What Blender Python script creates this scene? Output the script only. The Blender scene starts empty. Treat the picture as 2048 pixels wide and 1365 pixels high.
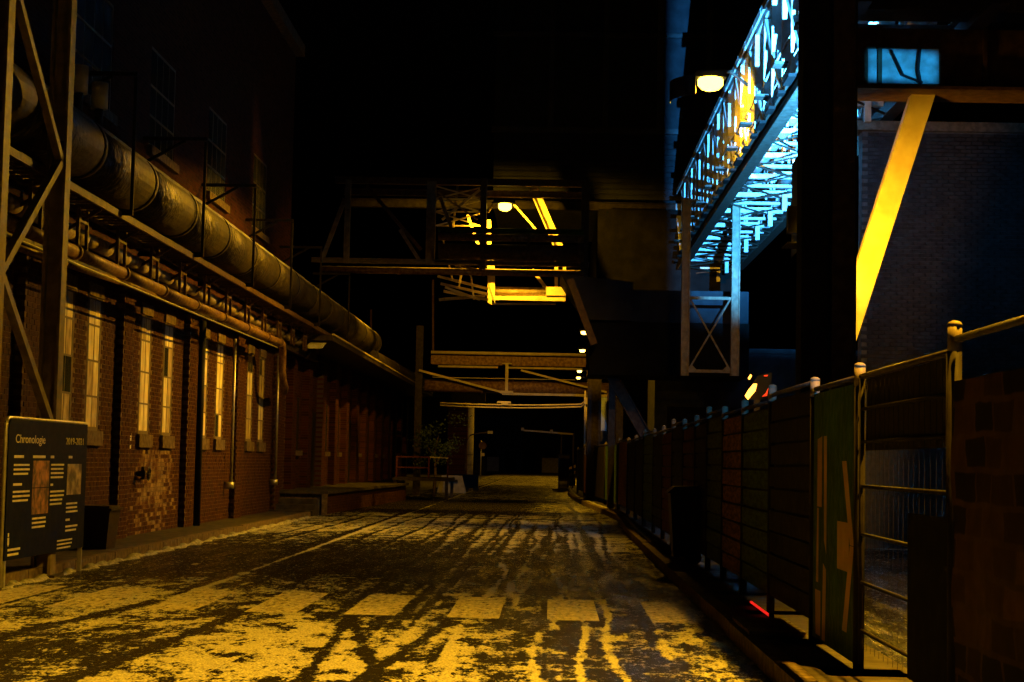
import bpy, math, random
import numpy as np
from mathutils import Vector, Matrix
random.seed(7)
RNG = np.random.default_rng(11)
S = bpy.context.scene
COL = S.collection

# ------------------------------------------------------------------ camera
F, HC = 3400.0, 1.5                       # focal length in photograph pixels, eye height in metres
_d = Vector((76, -242.5, -F)).normalized()
_z = Vector((0.02, 1.0, (76 * 0.02 - 242.5) / F)).normalized()
_x = _d.cross(_z)
W2C = Matrix((_x, _d, _z))                # world = W2C @ camera vector
cam_data = bpy.data.cameras.new('camera')
cam = bpy.data.objects.new('camera', cam_data)
COL.objects.link(cam)
cam.matrix_world = Matrix.Translation((0, 0, HC)) @ W2C.to_4x4()
cam_data.sensor_width = 36
cam_data.lens = F / 2048 * 36
cam_data.clip_end = 3000
cam_data.clip_start = 0.2
S.camera = cam

# ------------------------------------------------------------------ night sky, exposure
world = bpy.data.worlds.new('World'); S.world = world; world.use_nodes = True
wn = world.node_tree; bg = wn.nodes['Background']
sky = wn.nodes.new('ShaderNodeTexSky'); sky.sky_type = 'NISHITA'; sky.sun_disc = False
sky.sun_elevation = math.radians(-4); sky.sun_rotation = math.radians(160)
wn.links.new(sky.outputs[0], bg.inputs[0]); bg.inputs[1].default_value = 0.01
S.view_settings.view_transform = 'Standard'; S.view_settings.look = 'None'
S.view_settings.exposure = 0; S.view_settings.gamma = 1
S.render.engine = 'CYCLES'
S.cycles.use_denoising = True
S.cycles.max_bounces = 5; S.cycles.diffuse_bounces = 2; S.cycles.glossy_bounces = 3
S.cycles.sample_clamp_indirect = 4
SODIUM = (1.0, 0.47, 0.012)
BLUE = (0.05, 0.40, 1.0)

def at(px, py, D):
    """point at street distance D that the photograph shows at pixel px, py"""
    v = W2C @ Vector((px - 1024, -(py - 682.5), -F))
    v = v * (D / v.y); v.z += HC
    return v

# ------------------------------------------------------------------ helpers
class MB:
    def __init__(s): s.v = []; s.f = []; s.m = None
    def add(s, vs, fs):
        n = len(s.v); s.v += [tuple(p) for p in vs]; s.f += [tuple(i + n for i in f) for f in fs]; return s
    def box(s, a, b):
        x0, x1 = sorted((a[0], b[0])); y0, y1 = sorted((a[1], b[1])); z0, z1 = sorted((a[2], b[2]))
        return s.add([(x0,y0,z0),(x1,y0,z0),(x1,y1,z0),(x0,y1,z0),(x0,y0,z1),(x1,y0,z1),(x1,y1,z1),(x0,y1,z1)],
                     [(0,3,2,1),(4,5,6,7),(0,1,5,4),(1,2,6,5),(2,3,7,6),(3,0,4,7)])
    def bar(s, a, b, w, h=None, up=(0,0,1)):
        """rectangular bar from a to b; w sideways, h along 'up'"""
        h = w if h is None else h
        a, b = Vector(a), Vector(b); d = (b - a).normalized()
        u = Vector(up)
        if abs(d.dot(u)) > 0.99: u = Vector((0, 1, 0)) if abs(d.y) < .9 else Vector((1, 0, 0))
        r = d.cross(u).normalized(); u = r.cross(d).normalized()
        p = []
        for q in (a, b):
            for i, j in ((-1,-1),(1,-1),(1,1),(-1,1)): p.append(q + r*(i*w/2) + u*(j*h/2))
        return s.add(p, [(0,1,2,3),(7,6,5,4),(0,4,5,1),(1,5,6,2),(2,6,7,3),(3,7,4,0)])
    def ibeam(s, a, b, w, h, up=(0,0,1), t=0.03):
        a, b = Vector(a), Vector(b); d = (b - a).normalized(); u = Vector(up)
        if abs(d.dot(u)) > 0.99: u = Vector((0, 1, 0))
        r = d.cross(u).normalized(); u = r.cross(d).normalized()
        o = u * (h/2 - t/2)
        s.bar(a + o, b + o, w, t, u); s.bar(a - o, b - o, w, t, u)
        return s.bar(a, b, t*.8, h - 2*t, u)
    def tube(s, pts, r, n=12, cap=True):
        pts = [Vector(p) for p in pts]; R = r if isinstance(r, (list, tuple)) else [r] * len(pts)
        base = len(s.v); ref = None
        for i, p in enumerate(pts):
            d = (pts[min(i+1, len(pts)-1)] - pts[max(i-1, 0)]).normalized()
            u = Vector((0,0,1)) if abs(d.z) < .95 else Vector((1,0,0))
            a = d.cross(u).normalized(); b = a.cross(d).normalized()
            for k in range(n):
                t = 2*math.pi*k/n
                s.v.append(tuple(p + (a*math.cos(t) + b*math.sin(t)) * R[i]))
        for i in range(len(pts)-1):
            for k in range(n):
                q = base + i*n
                s.f.append((q+k, q+(k+1)%n, q+n+(k+1)%n, q+n+k))
        if cap:
            s.f.append(tuple(base + k for k in range(n))[::-1])
            s.f.append(tuple(base + (len(pts)-1)*n + k for k in range(n)))
        return s
    def build(s, name, mat, parent=None, smooth=False):
        me = bpy.data.meshes.new(name); me.from_pydata(s.v, [], s.f); me.validate(); me.update()
        o = bpy.data.objects.new(name, me); COL.objects.link(o)
        me.materials.append(MATS[mat])
        if smooth:
            for p in me.polygons: p.use_smooth = len(p.vertices) == 4
        if parent is not None: o.parent = parent
        return o
def tag(o, label=None, cat=None, group=None, kind=None):
    if label: o['label'] = label
    if cat: o['category'] = cat
    if group: o['group'] = group
    if kind: o['kind'] = kind
    return o
def thing(name, label, cat, group=None, loc=(0, 0, 0)):
    o = bpy.data.objects.new(name, None); COL.objects.link(o); o.location = loc; o.empty_display_size = .2
    return tag(o, label, cat, group)
def sub(a, b): return (a[0]-b[0], a[1]-b[1], a[2]-b[2])

# ------------------------------------------------------------------ materials
MATS = {}
def nodes(name):
    m = bpy.data.materials.new(name); m.use_nodes = True; MATS[name] = m
    t = m.node_tree; return m, t, t.nodes['Principled BSDF'], t.nodes.new, t.links.new
def mat(name, c, rough=.6, metal=0., c2=None, scale=6., bump=.15, detail=6., bdist=.01, spec=.12, stretch=None, lo=.38, hi=.68):
    m, t, P, N, L = nodes(name)
    geo = N('ShaderNodeNewGeometry'); mp = N('ShaderNodeMapping')
    L(geo.outputs['Position'], mp.inputs[0])
    if stretch: mp.inputs['Scale'].default_value = stretch
    n = N('ShaderNodeTexNoise'); n.inputs['Scale'].default_value = scale; n.inputs['Detail'].default_value = detail
    L(mp.outputs[0], n.inputs['Vector'])
    r = N('ShaderNodeValToRGB'); e = r.color_ramp.elements
    c2 = c2 or tuple(k*.55 for k in c)
    e[0].position = lo; e[0].color = (*c2, 1); e[1].position = hi; e[1].color = (*c, 1)
    L(n.outputs[0], r.inputs[0]); L(r.outputs[0], P.inputs['Base Color'])
    P.inputs['Metallic'].default_value = metal; P.inputs['Specular IOR Level'].default_value = spec
    mr = N('ShaderNodeMapRange'); mr.inputs[3].default_value = max(.05, rough-.12); mr.inputs[4].default_value = min(1, rough+.15)
    n2 = N('ShaderNodeTexNoise'); n2.inputs['Scale'].default_value = scale*2.7; L(mp.outputs[0], n2.inputs['Vector'])
    L(n2.outputs[0], mr.inputs[0]); L(mr.outputs[0], P.inputs['Roughness'])
    if bump:
        b = N('ShaderNodeBump'); b.inputs['Strength'].default_value = bump; b.inputs['Distance'].default_value = bdist
        L(n2.outputs[0], b.inputs['Height']); L(b.outputs[0], P.inputs['Normal'])
    return m
def emit(name, c, s):
    m, t, P, N, L = nodes(name)
    P.inputs['Base Color'].default_value = (*c, 1); P.inputs['Emission Color'].default_value = (*c, 1)
    P.inputs['Emission Strength'].default_value = s
mat('steel_dark', (.05,.04,.03), .5, .0, (.025,.018,.012), 9, .3)
mat('steel_brown', (.10,.06,.03), .5, .0, (.05,.026,.013), 7, .3)
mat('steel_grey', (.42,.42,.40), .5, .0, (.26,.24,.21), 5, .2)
mat('steel_white', (.62,.62,.60), .5, .0, (.40,.39,.36), 4, .2)
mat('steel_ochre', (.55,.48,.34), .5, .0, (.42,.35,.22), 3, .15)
mat('steel_khaki', (.19,.15,.095), .5, .0, (.10,.08,.05), 6, .2)
mat('galvanised', (.50,.50,.50), .38, .75, (.34,.34,.34), 12, .15, spec=.4)
mat('polished', (.80,.80,.80), .16, 1., (.7,.7,.7), 10, .05, spec=.4)
mat('cladding', (.052,.040,.024), .5, .25, (.022,.016,.010), 3.5, .9, bdist=.05, spec=.4)
mat('lagging', (.42,.36,.28), .55, .1, (.24,.18,.12), 8, .5, bdist=.02)
mat('rust_pipe', (.24,.15,.075), .5, .1, (.11,.055,.022), 9, .4)
mat('snow', (.45,.45,.45), .7, 0, (.16,.16,.15), 25, .6, bdist=.02)
mat('brick', (.072,.031,.014), .8, 0, (.022,.009,.004), 7.5, .35, detail=3, lo=.3, hi=.7, spec=.03)
mat('brick_limed', (.27,.20,.11), .85, 0, (.07,.028,.012), 4.5, .4, detail=10, lo=.40, hi=.66, spec=.03)
mat('brick_grey', (.05,.046,.044), .8, 0, (.025,.022,.021), 7.5, .35, detail=3, spec=.03)
mat('mortar', (.17,.12,.075), .9, 0, (.06,.04,.025), 12, .3, spec=.03)
mat('mortar_pale', (.14,.135,.13), .9, 0, (.09,.087,.083), 12, .3, spec=.03)
mat('stone', (.17,.13,.09), .75, 0, (.08,.06,.04), 10, .3, spec=.03)
mat('concrete', (.36,.34,.30), .8, 0, (.24,.22,.19), 4, .3)
mat('concrete_dark', (.07,.062,.055), .7, 0, (.035,.03,.026), 5, .3, spec=.03)
mat('white_pane', (.84,.80,.66), .5, 0, (.50,.42,.26), 2.2, .05, stretch=(1,3,1), spec=.05)
mat('dirty_pane', (.55,.47,.32), .5, 0, (.26,.20,.11), 3.5, .05, stretch=(1,3,1), spec=.05)
mat('dark_glass', (.03,.035,.04), .12, 0, (.02,.022,.025), 3, .02, spec=.4)
mat('old_glass', (.07,.07,.06), .15, 0, (.035,.035,.03), 2, .04, spec=.4)
mat('frame_paint', (.12,.095,.06), .5, 0, (.12,.10,.07), 10, .2)
mat('wood', (.22,.13,.06), .65, 0, (.12,.07,.03), 5, .4, stretch=(8,1,8))
mat('board_brown', (.30,.145,.05), .6, 0, (.10,.045,.016), 5, .3, stretch=(1,1,6), spec=.03)
mat('board_green', (.065,.12,.02), .55, 0, (.018,.04,.007), 5, .3, stretch=(1,1,6), spec=.03)
mat('board_black', (.022,.019,.016), .6, 0, (.012,.010,.009), 6, .3, spec=.03)
mat('board_red', (.09,.028,.016), .6, 0, (.05,.014,.009), 5, .3, spec=.03)
mat('tarp_green', (.03,.09,.025), .45, 0, (.018,.055,.015), 3, .4, bdist=.03, spec=.03)
mat('tarp_brick', (.13,.065,.03), .6, 0, (.07,.032,.014), 2.2, .4, bdist=.03, spec=.03)
mat('print_beige', (.50,.32,.15), .5, 0, (.38,.23,.10), 3, .1)
mat('panel_blue', (.0012,.0035,.030), .6, 0, (.001,.0028,.024), 2, .05, spec=.03)
mat('print_white', (.48,.46,.42), .5, 0, (.65,.62,.56), 10, .0)
mat('print_photo', (.42,.20,.12), .5, 0, (.06,.04,.03), 9, .0)
mat('print_photo_pale', (.60,.50,.36), .5, 0, (.10,.08,.06), 6, .0)
mat('metal_sheet', (.05,.052,.058), .45, .1, (.03,.03,.033), 3, .3, spec=.03)
mat('tower_sheet', (.020,.022,.027), .5, .0, (.012,.013,.016), 2, .3, spec=.03)
mat('pitch', (.007,.0065,.006), .7, 0, (.004,.0038,.0035), 3, .2, spec=.02)
mat('hazard_yellow', (.60,.42,.03), .5, 0, (.4,.28,.03), 6, .1)
mat('hazard_black', (.02,.02,.02), .5, 0, (.015,.015,.015), 6, .1)
mat('leaf', (.075,.11,.03), .4, 0, (.03,.05,.014), 5, .1)
mat('bark', (.10,.07,.045), .9, 0, (.05,.035,.02), 9, .6)
mat('plastic_black', (.02,.02,.02), .4, 0, (.014,.014,.014), 8, .1, spec=.03)
mat('bin_brown', (.025,.016,.010), .45, 0, (.035,.022,.014), 8, .1)
mat('blue_lit_sheet', (.35,.42,.50), .4, .2, (.26,.32,.40), 3, .1)  # pale sheet with blue light tinted into its base colour
mat('gravel', (.20,.19,.17), .85, 0, (.08,.075,.065), 14, .8, bdist=.03, detail=9)
emit('lamp_glow', (1., .62, .05), 14)
emit('lamp_glow_far', (1., .62, .10), 10)
emit('flood_glow', (.35, .65, 1.), 60)
emit('sign_glow', (1., .36, .04), 6)
emit('sign_glow_red', (1., .05, .01), .8)
emit('red_glow', (1., .02, .012), .9)

# road: wet asphalt, old snow where the 'snow' field is high, worn paint where 'paint' is 1
m, t, P, N, L = nodes('road_surface')
def math_node(op, a, b=None, c=None):
    n = N('ShaderNodeMath'); n.operation = op
    for i, q in enumerate((a, b, c)):
        if q is None: continue
        if isinstance(q, (int, float)): n.inputs[i].default_value = q
        else: L(q, n.inputs[i])
    return n.outputs[0]
def mix_node(f, a, b):
    n = N('ShaderNodeMix'); n.data_type = 'RGBA'; L(f, n.inputs[0])
    for i, q in ((6, a), (7, b)):
        if isinstance(q, tuple): n.inputs[i].default_value = (*q, 1)
        else: L(q, n.inputs[i])
    return n.outputs[2]
geo = N('ShaderNodeNewGeometry')
def noise(scale, detail=6, st=(1,1,1), rough=.6):
    mp = N('ShaderNodeMapping'); mp.inputs['Scale'].default_value = st; L(geo.outputs['Position'], mp.inputs[0])
    n = N('ShaderNodeTexNoise'); n.inputs['Scale'].default_value = scale; n.inputs['Detail'].default_value = detail
    n.inputs['Roughness'].default_value = rough; L(mp.outputs[0], n.inputs['Vector']); return n.outputs[0]
sa = N('ShaderNodeAttribute'); sa.attribute_name = 'snow'
pa = N('ShaderNodeAttribute'); pa.attribute_name = 'paint'
n1 = noise(3.6, 8, (1,.5,1)); n2 = noise(17, 9, (1,.45,1), .7); n3 = noise(60, 6, (1,.5,1))
nn = math_node('ADD', math_node('MULTIPLY', math_node('SUBTRACT', n1, .5), 1.3), math_node('MULTIPLY', math_node('SUBTRACT', n2, .5), 1.5))
nn = math_node('ADD', nn, math_node('MULTIPLY', math_node('SUBTRACT', n3, .5), .6))
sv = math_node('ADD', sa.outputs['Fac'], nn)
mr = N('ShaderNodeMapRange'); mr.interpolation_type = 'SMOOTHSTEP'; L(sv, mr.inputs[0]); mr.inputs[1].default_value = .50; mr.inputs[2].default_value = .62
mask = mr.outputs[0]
asp = mix_node(n3, (.006,.0055,.005), (.020,.018,.016))
pn = N('ShaderNodeMapRange'); L(n2, pn.inputs[0]); pn.inputs[1].default_value = .33; pn.inputs[2].default_value = .5
ground_c = mix_node(math_node('MULTIPLY', pa.outputs['Fac'], pn.outputs[0]), asp, (.40,.37,.32))
snow_c = mix_node(n2, (.16,.155,.15), (.66,.65,.64))
gr_ = N('ShaderNodeMapRange'); L(n3, gr_.inputs[0]); gr_.inputs[1].default_value = .34; gr_.inputs[2].default_value = .60; gr_.inputs[3].default_value = .30; gr_.inputs[4].default_value = 1.0
sm_ = N('ShaderNodeMix'); sm_.data_type = 'RGBA'; sm_.blend_type = 'MULTIPLY'; sm_.inputs[0].default_value = 1; L(snow_c, sm_.inputs[6]); L(gr_.outputs[0], sm_.inputs[7])
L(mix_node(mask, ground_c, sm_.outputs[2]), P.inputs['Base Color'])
rr = N('ShaderNodeMapRange'); L(mask, rr.inputs[0]); rr.inputs[3].default_value = .24; rr.inputs[4].default_value = .80; wet = N('ShaderNodeMapRange'); wet.interpolation_type = 'SMOOTHSTEP'; L(noise(2.6, 7, (1.6,.22,1), .65), wet.inputs[0]); wet.inputs[1].default_value = .50; wet.inputs[2].default_value = .58; wetf = math_node('MULTIPLY', wet.outputs[0], math_node('SUBTRACT', 1.0, mask)); L(math_node('ADD', .012, math_node('MULTIPLY', wetf, .30)), P.inputs['Specular IOR Level'])
L(math_node('ADD', rr.outputs[0], math_node('MULTIPLY', math_node('SUBTRACT', n2, .5), .35)), P.inputs['Roughness'])
b = N('ShaderNodeBump'); b.inputs['Strength'].default_value = .7; b.inputs['Distance'].default_value = .03
L(math_node('ADD', math_node('MULTIPLY', mask, math_node('ADD', .6, math_node('MULTIPLY', n2, .8))), math_node('MULTIPLY', n3, .35)), b.inputs['Height'])
L(b.outputs[0], P.inputs['Normal'])

# brick cladding too far or too dark to show single bricks
def brick_tex(name, axis, c1, c2, mo):
    m, t, P, N, L = nodes(name)
    geo = N('ShaderNodeNewGeometry'); sx = N('ShaderNodeSeparateXYZ'); cx = N('ShaderNodeCombineXYZ')
    L(geo.outputs['Position'], sx.inputs[0]); L(sx.outputs[axis], cx.inputs[0]); L(sx.outputs[2], cx.inputs[1])
    bt = N('ShaderNodeTexBrick'); L(cx.outputs[0], bt.inputs[0]); bt.inputs['Scale'].default_value = 1
    bt.inputs['Brick Width'].default_value = .22; bt.inputs['Row Height'].default_value = .075; bt.inputs['Mortar Size'].default_value = .006
    bt.inputs['Color1'].default_value = (*c1, 1); bt.inputs['Color2'].default_value = (*c2, 1); bt.inputs['Mortar'].default_value = (*mo, 1)
    L(bt.outputs[0], P.inputs['Base Color']); P.inputs['Specular IOR Level'].default_value = .03; P.inputs['Roughness'].default_value = .85
    b = N('ShaderNodeBump'); b.inputs['Distance'].default_value = .01; b.invert = True
    L(bt.outputs['Fac'], b.inputs['Height']); L(b.outputs[0], P.inputs['Normal'])
def print_tex(name):
    m, t, P, N, L = nodes(name)
    geo = N('ShaderNodeNewGeometry'); sx = N('ShaderNodeSeparateXYZ'); cx = N('ShaderNodeCombineXYZ')
    L(geo.outputs['Position'], sx.inputs[0]); L(sx.outputs[1], cx.inputs[0]); L(sx.outputs[2], cx.inputs[1])
    wz = N('ShaderNodeTexNoise'); wz.inputs['Scale'].default_value = 3; L(cx.outputs[0], wz.inputs['Vector'])
    ad = N('ShaderNodeVectorMath'); ad.operation = 'MULTIPLY_ADD'; L(wz.outputs['Color'], ad.inputs[0]); ad.inputs[1].default_value = (.06,.06,0); L(cx.outputs[0], ad.inputs[2])
    bt = N('ShaderNodeTexBrick'); L(ad.outputs[0], bt.inputs[0]); bt.inputs['Scale'].default_value = 1
    bt.inputs['Brick Width'].default_value = .36; bt.inputs['Row Height'].default_value = .17; bt.inputs['Mortar Size'].default_value = .022; bt.inputs['Mortar Smooth'].default_value = .6; bt.inputs['Bias'].default_value = -.2
    bt.inputs['Color1'].default_value = (.015,.008,.005,1); bt.inputs['Color2'].default_value = (.17,.085,.035,1); bt.inputs['Mortar'].default_value = (.09,.05,.025,1)
    n = N('ShaderNodeTexNoise'); n.inputs['Scale'].default_value = 7; n.inputs['Detail'].default_value = 8; L(cx.outputs[0], n.inputs['Vector'])
    mx = N('ShaderNodeMix'); mx.data_type = 'RGBA'; mx.blend_type = 'MULTIPLY'; mx.inputs[0].default_value = .8; L(bt.outputs[0], mx.inputs[6]); L(n.outputs[0], mx.inputs[7])
    L(mx.outputs[2], P.inputs['Base Color']); P.inputs['Roughness'].default_value = .7; P.inputs['Specular IOR Level'].default_value = .03
print_tex('tarp_print')
brick_tex('brickwork', 1, (.06,.018,.010), (.025,.008,.005), (.06,.045,.032))

# ================================================================== GROUND AND ROAD
def vnoise(x, y, s, seed):
    r = np.random.default_rng(seed).random((256, 256))
    u, v = x / s, y / s
    i, j = np.floor(u).astype(int), np.floor(v).astype(int); a, b = u - i, v - j
    a = a*a*(3-2*a); b = b*b*(3-2*b); i0, i1, j0, j1 = i % 256, (i+1) % 256, j % 256, (j+1) % 256
    return (r[i0,j0]*(1-a) + r[i1,j0]*a)*(1-b) + (r[i0,j1]*(1-a) + r[i1,j1]*a)*b
def gauss(v, c, w): return np.exp(-((v - c) / w) ** 2)
def sstep(v, a, b): q = np.clip((v - a) / (b - a), 0, 1); return q*q*(3-2*q)
TRACKS = []
trk = random.Random(5)
for x0 in list(np.linspace(-1.7, 1.0, 17)) + [-5.4, -4.9, -4.1, -3.5, -2.9, -2.4, -2.05]:
    TRACKS.append((x0 + trk.uniform(-.08, .08), trk.uniform(.015, .07), trk.uniform(5, 10), trk.uniform(0, 6.3), trk.uniform(.03, .06),
                   trk.uniform(13, 22), trk.uniform(40, 62), trk.uniform(-.012, .012)))
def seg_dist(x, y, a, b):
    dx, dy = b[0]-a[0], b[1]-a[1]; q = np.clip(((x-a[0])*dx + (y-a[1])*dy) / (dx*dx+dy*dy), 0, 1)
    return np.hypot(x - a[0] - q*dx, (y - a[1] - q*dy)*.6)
def snow_field(x, y):
    s = .455 + .16*(vnoise(x, y*.45, .8, 1) - .5) + .16*(vnoise(x, y*.6, .3, 2) - .5)
    s += .10 * sstep(y, 27, 36) - .10*sstep(y, 44, 52)
    s -= .13 * sstep(-x, .6, 1.8) * sstep(y, 19.5, 22) * (1 - sstep(y, 30, 36))
    s -= .10 * sstep(y, 20.5, 22.5) * (1 - sstep(y, 26, 29))
    s += .30 * gauss(x, -1.9, 1.35) * (1 - sstep(y, 14.2, 16.6))
    s += .12 * gauss(x, -4.2, 1.6) * sstep(y, 14, 15.5) * (1 - sstep(y, 18.6, 20))
    s -= .14 * gauss(x, -4.6, 1.1) * (1 - sstep(y, 13.4, 14.6))
    s -= .09 * gauss(x, .1, .8) * (1 - sstep(y, 24, 30))
    s += .06 * sstep(x, .5, 1.0) * (1 - sstep(y, 36, 42))
    s -= .34 * sstep(-x, .2, 1.2) * sstep(y, 46, 50) * (1 - sstep(y, 62, 68))
    s += .12 * sstep(y, 95, 120)
    for x0, amp, wl, ph, w, y0, y1, sl in TRACKS:
        c = x0 + amp*np.sin(y/wl*2.2 + ph) + .5*amp*np.sin(y/wl*5.1 + 2*ph) + sl*(y - 25)
        on = sstep(y, y0 - 2, y0) * (1 - sstep(y, y1 - 6, y1))
        s -= (.30 * gauss(x, c, w) - .11 * gauss(x, c + 2.1*w, w*.9)) * on
    for c0, y0, y1 in ((-.62,19,26),(-.5,17,25),(-.38,19,26),(-.28,18,24),(.12,16,26),(.3,12,25),(-.75,11,19),(-.05,11,17),(.55,11,22)):
        s += .42 * gauss(x, c0 + .06*np.sin(y*.9 + c0*20), .032) * sstep(y, y0-1, y0) * (1 - sstep(y, y1-2, y1))
    for a, b, w in (((-1.85,16.2),(-1.62,11.0),.05), ((-1.85,16.2),(-1.05,11.0),.045), ((-.9,16),(-1.35,10.5),.05), ((-2.9,16.5),(-3.2,10.5),.06), ((-4.0,17.5),(-4.6,12),.07)):  # first two: V-shaped truss shadow put into the snow mask
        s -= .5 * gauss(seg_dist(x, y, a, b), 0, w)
    fr = random.Random(9)
    for k in range(70):                                   # footprints
        cx, cy = fr.uniform(-3.6, -.6), fr.uniform(10.5, 17); s -= .34*np.exp(-((x-cx)/.07)**2 - ((y-cy)/.15)**2)
    s += .45 * gauss(x, -3.9, .045) * sstep(y, 17.5, 19); s -= .35 * gauss(x, -4.03, .05) * sstep(y, 17.5, 19)
    s -= .6 * gauss(y, 44.6, .22) + .5 * gauss(y, 22.3, .12) * sstep(-x, 1.5, 2.5); s += .3 * gauss(y, 21.9, .1) * sstep(-x, 1.5, 2.5)
    s -= .25 * sstep(x, 1.55, 1.75) * (y < 44)
    return s
def ground_mesh(name, xs, ys, z, paint=0., parent=None, edge=None):
    X, Y = np.meshgrid(xs, ys)
    Zs = z + .012*(vnoise(X, Y, 2.3, 4) - .5)
    n, m = len(xs), len(ys)
    v = np.stack([X, Y, Zs], -1).reshape(-1, 3)
    idx = np.arange(n*m).reshape(m, n)
    f = np.stack([idx[:-1,:-1], idx[:-1,1:], idx[1:,1:], idx[1:,:-1]], -1).reshape(-1, 4)
    me = bpy.data.meshes.new(name); me.from_pydata(v.tolist(), [], f.tolist()); me.update()
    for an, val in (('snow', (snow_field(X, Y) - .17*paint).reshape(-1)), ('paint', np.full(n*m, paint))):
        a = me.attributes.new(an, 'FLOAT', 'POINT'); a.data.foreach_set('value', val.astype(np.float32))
    me.materials.append(MATS['road_surface'])
    for p in me.polygons: p.use_smooth = True
    o = bpy.data.objects.new(name, me); COL.objects.link(o); o.parent = parent
    return o
def grow(a, b, k):
    out = [a]
    while out[-1] < b: out.append(out[-1]*(1+k))
    return np.array(out)
g = MB().add([(-900,-300,-.14),(900,-300,-.14),(900,1800,-.14),(-900,1800,-.14)], [(0,1,2,3)]).build('ground', 'gravel')
tag(g, kind='structure')
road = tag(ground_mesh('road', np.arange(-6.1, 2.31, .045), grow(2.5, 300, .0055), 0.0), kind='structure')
yo = ground_mesh('yard', np.arange(2.32, 12, .08), grow(4, 32, .012), -.012); tag(yo, kind='structure')
# crossing stripes, 0.5 m wide
for k in range(8):
    xc = -5.88 + .98*k + (.02 if k % 2 else 0)
    y0, y1 = 16.35 - .035*xc, 18.75 - .07*xc
    ground_mesh('crossing_stripe', np.linspace(xc, xc+.50, 14), np.linspace(y0, y1, 30), .004, 1., road)
# pavement and kerb on the left
pv = MB().box((-7.2, 2, -.1), (-6.22, 45, .10)).build('pavement', 'concrete_dark'); tag(pv, kind='structure')
kb = thing('kerb', None, None); tag(kb, kind='structure')
y = 12.0; kme = None
while y < 44:
    o = MB().box((-6.22, y, -.1), (-6.10, y+.97, .12+random.uniform(-.006,.006))).build('kerb_stone', 'stone', kb); y += 1.0
# thin ridge of swept snow along the left kerb
def ridge(name, pts, w, h, seed, parent=None, matn='snow'):
    r = random.Random(seed); mb = MB(); prev = None
    for i, (x, y, z) in enumerate(pts):
        k = max(.02, r.gauss(.6, .35)); ww = w*(.5+k); hh = h*k
        ring = [(x-ww, y, z-.01), (x-ww*.5, y, z+hh*.8), (x+ww*.1, y, z+hh), (x+ww*.6, y, z+hh*.5), (x+ww, y, z-.01)]
        n = len(mb.v); mb.v += ring
        if prev is not None: mb.f += [(prev+j, prev+j+1, n+j+1, n+j) for j in range(4)]
        prev = n
    return mb.build(name, matn, parent, True)
sr = ridge('snow_ridge', [(-6.0 + .05*math.sin(i*.9), 14+i*.16, 0) for i in range(180)], .07, .05, 3)
tag(sr, 'thin ridge of swept snow along the left kerb', 'snow', kind='stuff')

# ================================================================== LEFT BRICK BUILDING
WX = -7.2
LW = [(24.95,0),(26.5,0),(29.9,1),(31.7,1),(35.0,2),(36.7,2),(40.4,3),(42.05,3)]     # lower window centres
LZ0, LZ1, LWW = 1.85, 3.95, .74
UW = [(25.9, 2.2), (30.6, 2.0), (35.7, 2.0), (41.0, 1.9)]
UZ0, UZ1 = 6.95, 8.75
PIL = [22.9, 28.2, 33.35, 38.6, 44.2]                                                  # pilaster centres
B0, B1, BH = 12.0, 46.0, 12.5
bld = thing('brick_building', 'long dark red brick works hall with tall white windows behind the pipes', 'building', loc=(WX, 30, 0))
def child(mb, name, m, parent, smooth=False):
    """build in world coordinates under a parent empty that may be offset"""
    o = mb.build(name, m, None, smooth); o.parent = parent
    p = parent; off = Vector((0,0,0))
    while p is not None: off += p.location; p = p.parent
    o.location = -off if True else o.location
    return o
w = MB()
low = sorted((c - LWW/2, c + LWW/2) for c, _ in LW); upp = sorted((c - q/2, c + q/2) for c, q in UW)
def band(mb, z0, z1, ops):
    y = B0
    for a, b in ops + [(B1, B1)]:
        if a > y: mb.box((WX - .5, y, z0), (WX, a, z1))
        y = b
band(w, 0, LZ0, []); band(w, LZ0, LZ1, low)
child(w, 'wall', 'mortar', bld)
w = MB(); band(w, LZ1, UZ0, []); band(w, UZ0, UZ1, upp); band(w, UZ1, BH, []); child(w, 'upper_wall', 'brickwork', bld)
w = MB().box((WX-.48, B0, 0), (WX-.46, B1, BH)); child(w, 'inner_wall', 'board_black', bld)
w = MB().box((WX-.52, B0, BH), (WX+.25, B1, BH+.3)); child(w, 'cornice', 'stone', bld)
def in_open(y, z, hl):
    if LZ0 - .24 < z < LZ1 + .03:
        for a, b in low:
            if a - hl + .0 < y < b + hl and z > LZ0 - .02: return True
    return False
bricks = []
for r in range(int(4.25/.075)):
    z = .04 + r*.075; y = 21.0 + (.11 if r % 2 else 0)
    while y < B1 - .12:
        hl = .105
        if not in_open(y, z, hl):
            p = any(abs(y - c) < .34 for c in PIL)
            bricks.append((y, z, p))
        y += .22
def brick_mesh(name, dx, dy, dz, matn):
    mb = MB().box((-.02, -dy/2, -dz/2), (dx, dy/2, dz/2))
    me = bpy.data.meshes.new(name); me.from_pydata(mb.v, [], mb.f); me.materials.append(MATS[matn]); return me
bm_flat = brick_mesh('brick', .007, .208, .064, 'brick'); bm_pil = brick_mesh('brick_deep', .13, .208, .064, 'brick')
bm_lime = brick_mesh('brick_limed', .007, .208, .064, 'brick_limed')
_lr = random.Random(21)
LIME = {}
def limed(y, z):
    k = (round(y, 2), round(z, 3))
    if k not in LIME: LIME[k] = 28.9 < y < 33 and z < 1.6 and _lr.random() < .95*math.exp(-((y-30.9)/1.25)**4) * (1 if z > .5 else .6)
    return LIME[k]
rank = sorted(range(len(bricks)), key=lambda i: (0 if 27 < bricks[i][0] < 29.6 and .4 < bricks[i][1] < 2.6 else 1, bricks[i][0] if bricks[i][0] > 22.6 else 99))
single = set(rank[:300]); rest = MB(); rest_l = MB()
rb = random.Random(3)
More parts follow.
